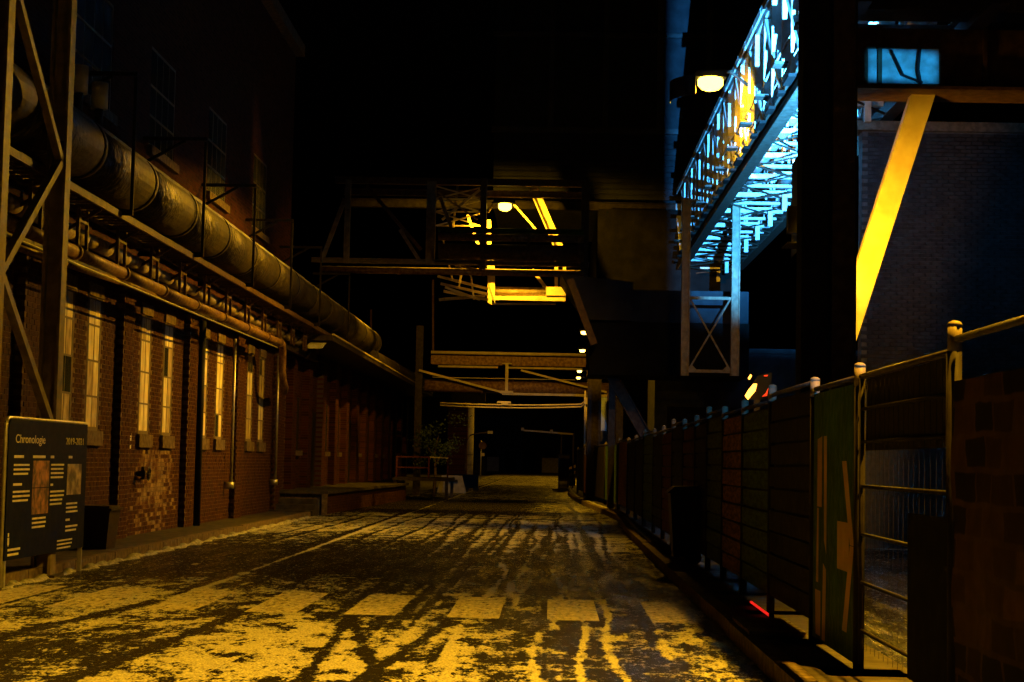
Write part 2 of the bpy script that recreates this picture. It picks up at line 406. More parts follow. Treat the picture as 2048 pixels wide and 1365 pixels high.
for i, (y, z, p) in enumerate(bricks):
    j = rb.uniform(-.002, .002)
    if i in single:
        o = bpy.data.objects.new('brick', bm_pil if p else (bm_lime if limed(y, z) else bm_flat)); COL.objects.link(o); o.parent = bld
        o.location = (j, y - 30, z)
    else:
        (rest_l if limed(y, z) and not p else rest).box((WX-.02, y-.104, z-.032), (WX+(.13 if p else .007)+j, y+.104, z+.032))
tag(child(rest, 'brick_field', 'brick', bld), kind='stuff'); tag(child(rest_l, 'limed_brick_field', 'brick_limed', bld), kind='stuff')
w = MB()
for c in PIL: w.box((WX, c-.36, 0), (WX+.115, c+.36, LZ1+.3))
child(w, 'pilaster_core', 'mortar', bld) if False else None
for c in PIL: child(MB().box((WX, c-.345, 0), (WX+.12, c+.345, LZ1+.3)), 'pilaster', 'mortar', bld)
def window(c, wd, z0, z1, rows, cols, pane_m, dark=(), depth=.0, bar=.03):
    a, b = c - wd/2, c + wd/2; x = WX - depth
    fr = MB()
    fr.box((x-.03, a, z0), (x+.006, a+.05, z1)).box((x-.03, b-.05, z0), (x+.006, b, z1)).box((x-.03, a+.05, z1-.05), (x+.006, b-.05, z1)).box((x-.03, a+.05, z0), (x+.006, b-.05, z0+.06))
    wo = child(fr, 'window', 'frame_paint', bld)
    off = Vector((0,0,0))
    def sc(mb, name, m):
        o = mb.build(name, m, wo); return o
    ys = [a+.05 + (wd-.1)*k/cols for k in range(cols+1)]; zs = [z0+.06] + [z0+.06 + (z1-z0-.11)*k for k in rows] + [z1-.05]
    for i in range(len(zs)-1):
        for k in range(cols):
            sc(MB().box((x-.012, ys[k]+.002, zs[i]+.002), (x-.002+random.uniform(0,.004), ys[k+1]-.002, zs[i+1]-.002)), 'pane', 'dark_glass' if (i, k) in dark else ('dirty_pane' if pane_m == 'white_pane' and random.random() < .3 else pane_m))
    for q in zs[1:-1]: sc(MB().box((x-.001, a+.05, q-bar/2), (x+.008, b-.05, q+bar/2)), 'glazing_bar', 'frame_paint')
    for q in ys[1:-1]: sc(MB().box((x-.001, q-.008, z0+.06), (x+.004, q+.008, z1-.05)), 'mullion', 'frame_paint')
    return wo
DK = {0: {(1,0),(1,1)}, 3: {(2,0)}, 5: {(0,0)}, 7: {(3,0)}, 6: {(3,0),(3,1)}}
for i, (c, bay) in enumerate(LW):
    window(c, LWW, LZ0, LZ1, (.24,.52,.80), 2, 'white_pane', DK.get(i, ()))
    child(MB().box((WX-.1, c-.50, LZ0-.23), (WX+.07, c+.50, LZ0-.001)), 'window_sill', 'stone', bld)
    child(MB().box((WX-.1, c-.42, LZ1+.001), (WX+.03, c+.42, LZ1+.2)), 'lintel', 'stone', bld)
for c, q in UW:
    window(c, q, UZ0, UZ1, (.3,.62), 4, 'old_glass', depth=.02, bar=.04)
    child(MB().box((WX-.1, c-q/2-.1, UZ0-.16), (WX+.09, c+q/2+.1, UZ0-.001)), 'window_sill', 'stone', bld)
for yy in (37.55, 43.6): child(MB().tube([(WX+.16, yy, .9), (WX+.16, yy, 4.1)], .035, 8).box((WX+.02, yy-.05, .78), (WX+.22, yy+.05, .92)), 'drainpipe', 'galvanised', bld, True)
child(MB().tube([(WX+.18, 33.9, .1), (WX+.18, 33.9, 4.2)], .07, 8), 'drainpipe', 'plastic_black', bld, True)
child(MB().tube([(WX+.12, 23.9, .8), (WX+.12, 23.9, 3.9)], .025, 8).box((WX+.02, 23.8, .66), (WX+.2, 24.0, .82)), 'drainpipe', 'galvanised', bld, True)
ns = thing('wall_notice', 'small pale notice plate on brick pier below the windows', 'notice', loc=(WX+.02, 28.85, 1.72))
MB().box((0,-.10,-.13),(.02,.10,.13)).build('plate', 'print_white', ns)
for k in range(3): MB().box((.02,-.07,.05-.06*k),(.022,.07,.065-.06*k)).build('print_line', 'board_black', ns)
hv = thing('valve', 'rusty wall valve with hand wheel on stained brickwork', 'valve', loc=(WX+.02, 29.55, 1.16))
MB().tube([(0,0,0),(.14,0,0)], .05, 8).tube([(.10,0,-.10),(.10,0,.12)], .035, 8).build('body', 'steel_dark', hv, True)
wheel = [(.2+.0, .11*math.cos(k*math.pi/6), .11*math.sin(k*math.pi/6)) for k in range(13)]
MB().tube(wheel, .012, 6, False).bar((.2,-.11,0),(.2,.11,0),.015).bar((.2,0,-.11),(.2,0,.11),.015).build('hand_wheel', 'steel_dark', hv)
MB().tube([(.1,.03,.03),(.12,.3,-.02),(.1,.5,.02)], .022, 6).build('side_pipe', 'steel_dark', hv)
bn = thing('waste_bin', 'dark brown waste bin behind the blue information board', 'bin', loc=(-6.72, 25.1, .10))
MB().add([(-.26,-.26,0),(.26,-.26,0),(.26,.26,0),(-.26,.26,0),(-.31,-.31,.56),(.31,-.31,.56),(.31,.31,.56),(-.31,.31,.56)],
         [(0,3,2,1),(4,5,6,7),(0,1,5,4),(1,2,6,5),(2,3,7,6),(3,0,4,7)]).build('body', 'bin_brown', bn)
MB().box((-.34,-.34,.562),(.34,.34,.60)).box((-.3,-.3,.601),(.3,.3,.63)).build('lid', 'bin_brown', bn)

# ================================================================== PIPES ALONG THE LEFT WALL
PX, PZ = -6.65, 5.72
bp = thing('insulated_pipe', 'fat sheet-clad pipe with snow on top running along the brick hall', 'pipe')
yy = 14.0; k = 0
while yy < 61:
    y2 = min(yy + 3.05, 61.6)
    MB().tube([(PX, yy, PZ), (PX, y2-.02, PZ)], .43, 28).build('cladding_section', 'cladding', bp, True)
    MB().tube([(PX, y2-.08, PZ), (PX, y2+.05, PZ)], .447, 28).build('band', 'steel_dark' if k % 3 == 2 else 'cladding', bp, True)
    yy = y2; k += 1
MB().tube([(PX, 61.6, PZ), (PX, 61.9, PZ-.02), (PX-.02, 62.15, PZ-.10), (PX-.03, 62.3, PZ-.24)], [.43,.42,.38,.28], 28).build('end_elbow', 'cladding', bp, True)
r = random.Random(2); mb = MB(); prev = None
for i in range(150):
    y = 20.5 + i*.276; hh = .035*max(.25, r.gauss(1,.25)); ring = []
    for j in range(7):
        a = math.radians(90 - 52 + j*104/6 + r.uniform(-3,3)); rad = .432 + hh*math.sin(math.pi*j/6)
        ring.append((PX + rad*math.cos(a), y, PZ + rad*math.sin(a)))
    n = len(mb.v); mb.v += ring
    if prev is not None: mb.f += [(prev+j+1, prev+j, n+j, n+j+1) for j in range(6)]
    prev = n
mb.build('snow_cap', 'snow', bp, True)
for i, (y, lab) in enumerate(((22.8, 'left one of two short steel vent stubs on the fat pipe'), (23.85, 'right, brighter one of two short steel vent stubs on the fat pipe'))):
    v = thing('vent_stub', lab, 'vent', 'vent stubs on the fat pipe', loc=(PX+.12, y, PZ+.38))
    MB().tube([(0,0,0),(0,0,.36)], .06, 14).build('neck', 'cladding', v, True)
    MB().tube([(0,0,.30),(0,0,.68)], .12, 20).build('sleeve', 'steel_white', v, True)
ORD = ['nearest', 'second', 'third', 'fourth', 'fifth', 'sixth', 'seventh', 'eighth', 'ninth', 'tenth', 'eleventh', 'twelfth']
for i, y in enumerate((24.2, 29.2, 34.2, 39.2, 44.2, 50.5)):
    h = thing('pipe_hanger', '%s dark wall bracket holding the fat pipe by a rod' % ORD[i], 'bracket', 'hangers of the fat pipe', loc=(WX, y, 7.0))
    MB().bar((0,0,0),(1.12,0,0),.05,.06).build('arm', 'board_black', h)
    MB().bar((0,0,-.45),(.75,0,-.03),.05).build('brace', 'board_black', h)
    MB().bar((1.10,0,-.05),(1.10,0,-2.05),.045).build('rod', 'board_black', h)
    MB().bar((0,0,-2.03),(1.12,0,-2.03),.06,.08).build('lower_arm', 'board_black', h)
# cable tray with rungs
tx0, tx1, tz = -6.75, -6.25, 4.93
ct = thing('cable_tray', 'ladder-like steel cable tray hanging under the fat pipe', 'cable tray')
for x in (tx0, tx1): MB().box((x-.02, 15, tz-.05), (x+.02, 52, tz+.05)).build('side_rail', 'steel_brown', ct)
rung = MB().box((tx0+.02,-.02,-.015),(tx1-.02,.02,.015)); rme = bpy.data.meshes.new('rung'); rme.from_pydata(rung.v, [], rung.f); rme.materials.append(MATS['steel_brown'])
for i in range(120):
    o = bpy.data.objects.new('rung', rme); COL.objects.link(o); o.parent = ct; o.location = (0, 15.2+i*.3, tz)
for k in range(4): MB().tube([(tx0+.1+.1*k, 15, tz+.035+.01*k), (tx0+.12+.09*k, 52, tz+.035)], .018, 6).build('cable', 'plastic_black', ct)
mp = thing('lagged_pipe', 'thin lagged pipe in short segments between cable tray and lower pipe', 'pipe')
y = 15.
k = 0
while y < 45:
    l = (.55, .8, 1.1, .7)[k % 4]
    MB().tube([(-6.85, y, 4.62), (-6.85, y+l-.04, 4.62)], .115 if k % 3 else .10, 14).build('lagging_segment', 'lagging', mp, True)
    MB().tube([(-6.85, y+l-.05, 4.62), (-6.85, y+l+.01, 4.62)], .085, 14).build('collar', 'steel_dark', mp, True)
    y += l; k += 1
lp = thing('lower_pipe', 'thin rusty pipe with flanged joints along the eaves, ending in an elbow', 'pipe')
lz = 4.22; lx = -6.5
y = 15.
while y < 40:
    y2 = min(y + 2.6, 40.3)
    MB().tube([(lx, y, lz), (lx, y2, lz)], .088, 14).build('pipe_length', 'rust_pipe', lp, True)
    MB().tube([(lx, y2-.05, lz), (lx, y2+.03, lz)], .112, 14).build('flange', 'rust_pipe', lp, True)
    y = y2
MB().tube([(lx, 40.3, lz), (lx, 40.75, lz-.02), (lx-.02, 40.95, lz-.15), (lx-.03, 41.0, lz-.6), (lx-.03, 41.2, lz-.85), (lx-.1, 42.0, lz-1.0), (lx-.3, 43.2, lz-1.05)], .088, 14).build('elbow', 'rust_pipe', lp, True)
cd = thing('conduit', 'slim conduit strapped below the rusty eaves pipe', 'conduit')
MB().tube([(lx+.02, 15, lz-.17), (lx+.02, 33, lz-.16), (lx, 40, lz-.14)], .016, 6).build('tube', 'galvanised', cd)
gt = thing('gutter', 'thin pale gutter rising along the eaves above the white windows', 'gutter')
y = 15.
while y < 49.5:
    y2 = min(y+2.9, 50); z1, z2 = 4.0+.0205*(y-15), 4.0+.0205*(y2-15)
    MB().tube([(-6.88, y, z1-.02), (-6.88, y2-.03, z2-.02)], .05, 10).build('gutter_length', 'rust_pipe', gt, True); y = y2
eb = thing('eaves_beam', 'dark steel beam above the lower windows carrying the pipes', 'beam')
MB().ibeam((-6.98, 13, 4.32), (-6.98, 50, 4.45), .16, .26).build('beam', 'steel_dark', eb)
for i in range(13):
    y = 19.0 + i*2.15
    s = thing('pipe_support', '%s small steel stand between eaves pipe and cable tray' % (ORD[i] if i < 12 else 'farthest'), 'support', 'stands under the cable tray', loc=(-6.6, y, 4.3))
    for q in (-.22, .22):
        MB().bar((.05, q, .02),(.05, q, .58),.045).build('post', 'steel_brown', s)
    MB().bar((-.4, 0, .60),(.36, 0, .60),.05,.05).build('cross_arm', 'steel_brown', s)
    MB().bar((.05, -.22, .40),(.05, .22, .40),.04).build('rail', 'steel_brown', s)
    MB().bar((-.55, 0, .05),(.3, 0, .58),.04).build('strut', 'steel_brown', s)
fl = thing('flood_lamp', 'unlit flat white flood lamp at the far end of the gutter', 'lamp', loc=tuple(at(632, 692, 46)))
MB().add([(-.22,-.1,.02),(.22,-.1,.02),(.26,.2,.10),(-.18,.2,.10),(-.2,-.1,-.08),(.18,-.1,-.08),(.2,.2,0),(-.16,.2,0)],[(0,1,2,3),(4,7,6,5),(0,4,5,1),(1,5,6,2),(2,6,7,3),(3,7,4,0)]).build('housing', 'steel_white', fl)
MB().bar((0,.1,-.03),(-.3,.2,-.35),.04).build('bracket', 'steel_dark', fl)

# trestle standing at the kerb
TX = -6.1
ts = thing('pipe_trestle', 'tall near steel trestle of two posts with zigzag braces beside the board', 'trestle', loc=(TX, 19.4, 0))
for y in (-1.2, 1.15): MB().ibeam((0, y, 0.0), (0, y, 8.4), .22, .24, up=(1,0,0), t=.035).build('post', 'steel_khaki', ts)
Zs = [6.75, 5.05, 3.45, 1.85, .25]
for i in range(4):
    a, b2 = (-1.08, 1.03) if i % 2 == 0 else (1.03, -1.08)
    MB().bar((.05, a, Zs[i]), (.05, b2, Zs[i+1]), .09, .10).build('brace', 'steel_khaki', ts)
MB().bar((.04, 1.32, 3.4), (.04, 1.32, 5.0), .05, .05).build('conduit', 'steel_khaki', ts)
MB().bar((-1.0, -1.2, 5.25), (.1, -1.2, 5.25), .12, .12).build('cross_beam', 'steel_dark', ts)
MB().bar((-1.0, 1.15, 5.25), (.1, 1.15, 5.25), .12, .12).build('cross_beam', 'steel_dark', ts)
[MB().box((-.2,q_-.2,0),(.2,q_+.2,.03)).build('base_plate', 'steel_dark', ts) for q_ in (-1.2, 1.15)]

# ------------------------------------------------------------------ information board
A, Bq = Vector((-5.99, 18.62, 0)), Vector((-5.97, 21.72, 0))
ib = thing('information_board', 'dark blue information board with small white text and photos at the left kerb', 'sign', loc=tuple(A))
u = (Bq - A); bw = u.length; u.normalize(); ib.rotation_euler.z = math.atan2(u.y, u.x)
# local: x along the board, y away from the street, z up; the printed face looks to -y
pts = [(0,.30),(bw,.30),(bw,1.86)]
for k in range(6):
    a = math.radians(90 + k*18); pts.append((.09 + .09*math.cos(a), 1.86-.09 + .09*math.sin(a) + .0))
pts[2] = (bw, 1.86)
n = len(pts)
pm = MB().add([(x, -.03, z) for x, z in pts] + [(x, .03, z) for x, z in pts], [tuple(range(n)), tuple(range(2*n-1, n-1, -1))] + [((i+1) % n, i, n+i, n+(i+1) % n) for i in range(n)])
pm.build('panel', 'panel_blue', ib)
fr = MB().tube([(x, 0, z) for x, z in ([(-.02, .0), (-.02, 1.76)] + [(pts[k][0]-.015, pts[k][1]+.015) for k in range(n-1, 2, -1)] + [(bw, 1.875)])], .022, 8)
fr.build('frame', 'galvanised', ib, True)
MB().bar((bw-.05, 0, 0), (bw-.05, 0, .3), .05).build('leg', 'galvanised', ib)
MB().bar((.06, 0, 0), (.06, 0, .3), .05).build('leg', 'galvanised', ib)
def text(body, size, loc, parent, m, rot=(math.pi/2, 0, 0), name='lettering', wide=1.0):
    c = bpy.data.curves.new('t', 'FONT'); c.body = body; c.size = size; c.extrude = .001
    o = bpy.data.objects.new('t', c); COL.objects.link(o)
    bpy.context.view_layer.update()
    me = bpy.data.meshes.new_from_object(o.evaluated_get(bpy.context.evaluated_depsgraph_get()))
    bpy.data.objects.remove(o); me.materials.clear(); me.materials.append(MATS[m])
    q = bpy.data.objects.new(name, me); COL.objects.link(q); q.parent = parent; q.location = loc; q.rotation_euler = rot; q.scale = (wide, 1, 1)
    return q
text('Chronologie', .135, (.22, -.034, 1.60), ib, 'print_white', wide=1.6)
text('2019-2021', .12, (2.15, -.034, 1.60), ib, 'print_white', wide=1.55)
BS = 3.0/1.772
def line(x0, x1, z, h=.022): x0 *= BS; x1 *= BS; MB().box((x0, -.033, z), (x1, -.031, z+h)).build('text_line', 'print_white', ib)
rl = random.Random(4)
def para(x0, x1, z, k, h=.022, st=.05):
    for i in range(k): line(x0, x1 - (rl.uniform(.05,.2)*(x1-x0) if i == k-1 else rl.uniform(0,.05)), z - i*st, h)
for x0, x1 in ((.12,.32),(.52,.80),(.92,1.0),(1.36,1.45)): line(x0, x1, 1.43, .03)
para(.12,.46,1.34,3); line(.12,.30,1.12,.026); para(.12,.48,1.04,3)
para(.55,.90,.72,3); para(.94,1.26,1.34,4); line(.94,1.0,1.10,.026); para(.94,1.28,1.02,4)
para(1.34,1.66,.86,3); line(1.34,1.44,.66,.026); para(1.34,1.66,.58,2); para(1.15,1.56,.50-.08,3, .018,.045); para(.06,.32,.40,2, .025,.055)
MB().box((.53*BS,-.033,1.09),(.90*BS,-.031,1.40)).build('photo_print', 'print_photo', ib)
MB().box((.53*BS,-.033,.78),(.90*BS,-.031,1.08)).build('photo_print', 'print_photo', ib)
MB().box((1.34*BS,-.033,.98),(1.70*BS,-.031,1.36)).build('photo_print', 'print_photo_pale', ib)
crest = MB().add([(.08,-.033,.55),(.14,-.033,.55),(.14,-.033,.48),(.11,-.033,.45),(.08,-.033,.48)], [(0,4,3,2,1)]).box((.09,-.033,.56),(.13,-.031,.60))
crest.build('crest', 'print_white', ib)

# ================================================================== ANNEX AND LOADING DOCK
ax = thing('brick_annex', 'low dark brick annex with many pilasters behind the loading dock', 'building', loc=(-7.3, 66, 0))
child(MB().box((-9, 46.2, 0), (-7.3, 86, 4.7)), 'wall', 'brickwork', ax)
child(MB().box((-9.2, 46.2, 4.7), (-6.0, 86, 4.85)), 'eaves', 'steel_dark', ax)
for i in range(13):
    y = 47.0 + i*3.1
    child(MB().box((-7.3, y-.4, .6), (-7.1, y+.4, 4.6)), 'pilaster', 'brickwork', ax)
    if i in (1, 4, 6, 9): child(MB().box((-7.3, y+1.0, .62), (-7.25, y+2.2, 2.9)), 'door', 'board_black', ax)
    else:
        wv = child(MB().box((-7.3, y+1.0, 1.7), (-7.27, y+2.0, 3.2)), 'window', 'dark_glass', ax)
        child(MB().box((-7.3, y+.9, 1.55), (-7.15, y+2.1, 1.69)), 'window_sill', 'stone', ax)
child(MB().box((-7.29, 78.2, 2.4), (-7.2, 79.2, 3.0)), 'sign_plate', 'print_beige', ax)
dk = thing('loading_dock', 'low brick loading dock with dark concrete top in front of the annex', 'loading dock')
A, Bq = Vector((-5.92, 45, 0)), Vector((-5.32, 63.5, 0))
MB().add([(-7.3,45.02,0),(-5.95,45.02,0),(-5.35,63.48,0),(-7.3,63.48,0),(-7.3,45.02,.54),(-5.95,45.02,.54),(-5.35,63.48,.54),(-7.3,63.48,.54)],
         [(0,3,2,1),(4,5,6,7),(0,1,5,4),(1,2,6,5),(2,3,7,6),(3,0,4,7)]).build('core', 'mortar', dk)
MB().add([(-7.3,44.95,.54),(-5.85,44.95,.54),(-5.25,63.6,.54),(-7.3,63.6,.54),(-7.3,44.95,.62),(-5.85,44.95,.62),(-5.25,63.6,.62),(-7.3,63.6,.62)],
         [(0,3,2,1),(4,5,6,7),(0,1,5,4),(1,2,6,5),(2,3,7,6),(3,0,4,7)]).build('deck', 'concrete_dark', dk)
d = (Bq - A).normalized(); mb = MB(); rb = random.Random(8)
for rw in range(7):
    s0 = .1 + (.11 if rw % 2 else 0)
    while s0 < 18.3:
        p = A + d*s0 + Vector((-.03, 0, .04+rw*.075)); mb.bar(p - d*.104, p + d*.104, .06+rb.uniform(-.004,.004), .064); s0 += .22
tag(mb.build('brick_field', 'brick', dk), kind='stuff')
MB().box((-6.0,44.88,0),(-5.86,45.0,.539)).build('corner_post', 'stone', dk)
stp = thing('dock_steps', 'dark flat steps leading up to the near end of the loading dock', 'steps')
for i in range(3): MB().box((-7.18, 44.9-.45*(i+1), .0), (-6.05-.0*i, 44.87-.45*i, .42-.14*i)).build('step', 'concrete_dark', stp)
child(MB().bar((-6.0, 46.3, 4.87), (-6.0, 85.9, 4.87), .06, .05), 'lit_eaves_strip', 'steel_ochre', ax)  # paler strip stands in for light on the front edge of the eaves
sp = thing('second_pipe', 'thinner clad pipe continuing beyond the end of the fat pipe', 'pipe')
a, b2 = at(742, 716, 60.5), at(852, 772, 84); MB().tube([a, b2], .30, 20).build('cladding_section', 'cladding', sp, True)
for f_ in (.3, .62, .95): c_ = a.lerp(b2, f_); e_ = (b2-a).normalized()*.06; MB().tube([c_-e_, c_+e_], .32, 20).build('band', 'cladding', sp, True)
# landing with railing
ld = thing('steel_landing', 'dark steel landing with rust-red railing at the end of the dock', 'platform', loc=(-5.0, 66, 0))
MB().box((-.95,-1.6,.70),(1.2,2.2,.82)).build('deck', 'steel_dark', ld)
for x, y in ((-.85,-1.5),(1.1,-1.5),(-.85,2.1),(1.1,2.1)): MB().bar((x,y,0),(x,y,.7),.12).build('leg', 'steel_dark', ld)
for x in (-.8, .42): MB().bar((x,-1.55,.82),(x,-1.55,1.62),.07).build('rail_post', 'board_red', ld)
for z in (1.20, 1.60): MB().bar((-.8,-1.55,z),(.42,-1.55,z),.05).build('rail', 'board_red', ld)
MB().bar((.42,-1.55,1.60),(1.15,-1.4,1.58),.05).build('rail', 'steel_ochre', ld); MB().bar((1.12,-1.4,.82),(1.12,-1.4,1.6),.06).build('rail_post', 'board_red', ld)
br_ = thing('concrete_barrier', 'low tapered concrete barrier just behind the railing', 'barrier', loc=(-4.45, 79, 0))
MB().add([(-.75,-.3,0),(.6,-.3,0),(.6,.3,0),(-.75,.3,0),(-.55,-.12,.8),(.4,-.12,.8),(.4,.12,.8),(-.55,.12,.8)],[(0,3,2,1),(4,5,6,7),(0,1,5,4),(1,2,6,5),(2,3,7,6),(3,0,4,7)]).build('body', 'concrete', br_)
MB().bar((-.2,-.22,.55),(.2,-.22,.55),.3,.12).build('reflector', 'hazard_black', br_)
# shrub
sh = thing('shrub', 'leafy dark green shrub beside the railing', 'shrub', loc=(-4.75, 70, 0))
MB().tube([(0,0,0),(.05,0,.9),(.0,.1,1.8),(.15,.1,2.6)], [.07,.06,.045,.02], 8).tube([(.03,0,1.2),(.35,.1,2.0)], [.04,.015], 6).tube([(.02,0,1.4),(-.35,-.1,2.2)], [.04,.015], 6).build('trunk', 'bark', sh, True)
rs = random.Random(12); mb = MB()
clumps = [(rs.gauss(.05,.42), rs.gauss(0,.4), rs.uniform(1.3, 3.25)) for _ in range(26)]
for cx, cy, cz in clumps:
    for k in range(46):
        p = Vector((rs.gauss(cx,.16), rs.gauss(cy,.16), rs.gauss(cz,.15)))
        a = Vector((rs.gauss(0,1), rs.gauss(0,1), rs.gauss(-.2,.7))).normalized(); b2 = a.cross(Vector((rs.gauss(0,1), rs.gauss(0,1), rs.gauss(0,1)))).normalized()
        l, wd = rs.uniform(.07,.13), rs.uniform(.025,.045)
        mb.add([p, p + a*l*.5 + b2*wd, p + a*l, p + a*l*.5 - b2*wd], [(0,1,2,3)])
mb.build('crown', 'leaf', sh)
pb = thing('planter_box', 'black box-shaped road barrier with foot slots on the far road', 'barrier', loc=(-4.2, 86, 0))
MB().box((-.62,-.35,.12),(.6,.35,.80)).build('body', 'plastic_black', pb)
for x in (-.5, 0, .5): MB().box((x-.14,-.42,0),(x+.14,.42,.12)).build('foot', 'plastic_black', pb)

# ================================================================== FAR END OF THE STREET
cl = thing('concrete_column', 'round pale concrete viaduct column at the far end of the street', 'column', loc=tuple(Vector((at(937, 900, 150).x, 150, 0))))
MB().tube([(0,0,0),(0,0,6.7)], .44, 20).build('shaft', 'concrete', cl, True)
MB().tube([(0,0,2.0),(0,0,2.05)], .45, 20).tube([(0,0,1.1),(0,0,1.14)], .45, 20).build('strap', 'steel_dark', cl, True)
MB().box((-1.6,-.6,6.7),(1.4,.6,8.1)).build('head_beam', 'concrete_dark', cl)
c2 = thing('dark_pier', 'broad dark brick pier left of the pale concrete column', 'pier', loc=(at(915, 900, 130).x, 130, 0))
MB().box((-.75,-.4,0),(.75,.4,5.6)).box((-.85,-.5,0),(.85,.5,.3)).build('shaft', 'brickwork', c2)
for i, (x0, x1, y0, D_, lab, m_) in enumerate(((950, 972, 916, 205, 'left low dark block wall at the far street end', 'concrete_dark'), (974, 998, 914, 215, 'pale concrete block right of the dark block at the street end', 'concrete'), (1084, 1136, 916, 205, 'wide pale concrete block at the right of the far street end', 'concrete'))):
    a, b2 = at(x0, y0, D_), at(x1, y0, D_)
    q = thing('barrier_block', lab, 'barrier', loc=(0,0,0)); MB().box((a.x, D_, 0),(b2.x, D_+.8, a.z)).build('block', m_, q); MB().box((a.x-.1, D_-.1, 0),(b2.x+.1, D_-.001, .25)).build('plinth', 'concrete_dark', q)
tw = thing('far_shed', 'black shed closing the far end of the street', 'building'); MB().box((-40, 260, 0),(40, 270, 14)).build('wall', 'metal_sheet', tw); MB().add([(-41,259,14),(41,259,14),(41,271,14),(-41,271,14),(-41,265,17),(41,265,17)],[(0,1,5,4),(2,3,4,5),(0,4,3),(1,2,5)]).build('roof', 'metal_sheet', tw)
for x in range(-9, 10, 3): MB().box((x-.9, 259.9, .1),(x+.9, 259.99, 3.2)).build('door', 'board_black', tw)
sg = thing('traffic_sign', 'small round traffic sign on a post near the pale column', 'sign', loc=(at(962, 900, 140).x, 140, 0))
MB().tube([(0,0,0),(0,0,3.2)], .05, 8).build('post', 'galvanised', sg, True)
MB().tube([(.12,-.08,2.75),(.12,-.05,2.75)], .32, 20).build('disc', 'steel_brown', sg); MB().box((-.02,-.08,1.9),(.3,-.06,2.15)).build('plate', 'steel_ochre', sg)
lp2 = thing('lamp_post', 'slim curved lamp post, unlit, in front of the pale column', 'lamp post', loc=(at(932, 900, 120).x, 120, 0))
MB().tube([(0,0,0),(0,0,2.2),(.05,0,2.9),(.3,0,3.3),(.9,0,3.45),(1.6,0,3.5)], .045, 8).build('pole', 'steel_dark', lp2, True); MB().box((1.5,-.1,3.42),(1.85,.1,3.62)).build('head', 'steel_grey', lp2); MB().box((-.06,-.1,.9),(.06,.1,1.4)).build('control_box', 'steel_dark', lp2)
bg_ = thing('boom_gate', 'portal-like boom with lamp knobs over the right lane, far off', 'gate')
a, b2 = at(1047, 861, 93), at(1147, 869, 93)
MB().bar(a, b2, .09).build('boom', 'steel_ochre', bg_)
for px in (1045, 1103): q = at(px, 860 if px < 1100 else 864, 93); MB().tube([q-Vector((0,0,.05)), q+Vector((0,0,.12))], .09, 10).build('knob', 'steel_ochre', bg_, True)
MB().bar(b2, (b2.x, 93, 0), .09).build('post', 'steel_dark', bg_); q = at(1123, 866, 93); MB().bar(q, (q.x, 93, 1.6), .07).build('strut', 'steel_dark', bg_)
tk = thing('ticket_post', 'black ticket post on a dark base plate at the road edge', 'ticket machine', loc=(at(1127, 940, 92).x, 92, 0))
MB().box((-.6,-.5,0),(.6,.5,.10)).build('base_plate', 'plastic_black', tk); MB().box((-.28,-.22,.10),(.30,.25,1.85)).build('body', 'bin_brown', tk); MB().box((-.32,-.26,1.851),(.34,.29,1.93)).build('cap', 'plastic_black', tk); MB().box((-.2,-.24,.15),(.2,-.225,.5)).build('label', 'concrete', tk)
hm = thing('hazard_marker', 'yellow and black striped marker board at the right road edge', 'marker', loc=(at(1142, 950, 96).x, 96, 0))
MB().box((-.2,0,.2),(.25,.05,1.3)).build('board', 'hazard_black', hm)
for k in range(3): MB().add([(-.2,-.004,.3+.35*k),(.25,-.004,.55+.35*k),(.25,-.004,.72+.35*k),(-.2,-.004,.47+.35*k)],[(0,1,2,3)]).build('stripe', 'hazard_yellow', hm)
MB().bar((0,.025,0),(0,.025,.2),.06).build('post', 'steel_dark', hm)
# row of far sodium street lamps
def sodium(name, loc, power, cone, blend, aim, radius):
    l = bpy.data.lights.new(name, 'SPOT'); l.energy = power; l.color = SODIUM; l.spot_size = math.radians(cone); l.spot_blend = blend; l.shadow_soft_size = radius
    o = bpy.data.objects.new(name, l); COL.objects.link(o); o.location = loc
    o.rotation_euler = Vector(aim).to_track_quat('-Z', 'Y').to_euler(); return o
for i, (px, py, D_) in enumerate(((1170,667,112),(1166,703,130),(1163,731,149),(1160,744,161),(1158,757,174))):
    p = at(px, py, D_)
    q = thing('street_lamp', '%s lit lamp in the far row of street lamps on the right' % ORD[i], 'street lamp', 'far row of lit street lamps', loc=(p.x, D_, 0))
    MB().tube([(.9,0,0),(.9,0,p.z-.3),(.6,0,p.z+.15),(.1,0,p.z+.2)], .07, 8).build('pole', 'steel_dark', q, True)
    MB().box((-.4,-.18,p.z+.12),(.3,.18,p.z+.3)).build('head', 'steel_dark', q)
    MB().tube([(-.05,0,p.z-.08),(-.05,0,p.z),(-.05,0,p.z+.119)], [.14,.22,.22], 14).build('lamp_glass', 'lamp_glow_far', q, True)
    l = sodium('lamp_light', (-.05,0,p.z-.12), 2600, 165, .4, (0,0,-1), .2); l.parent = q

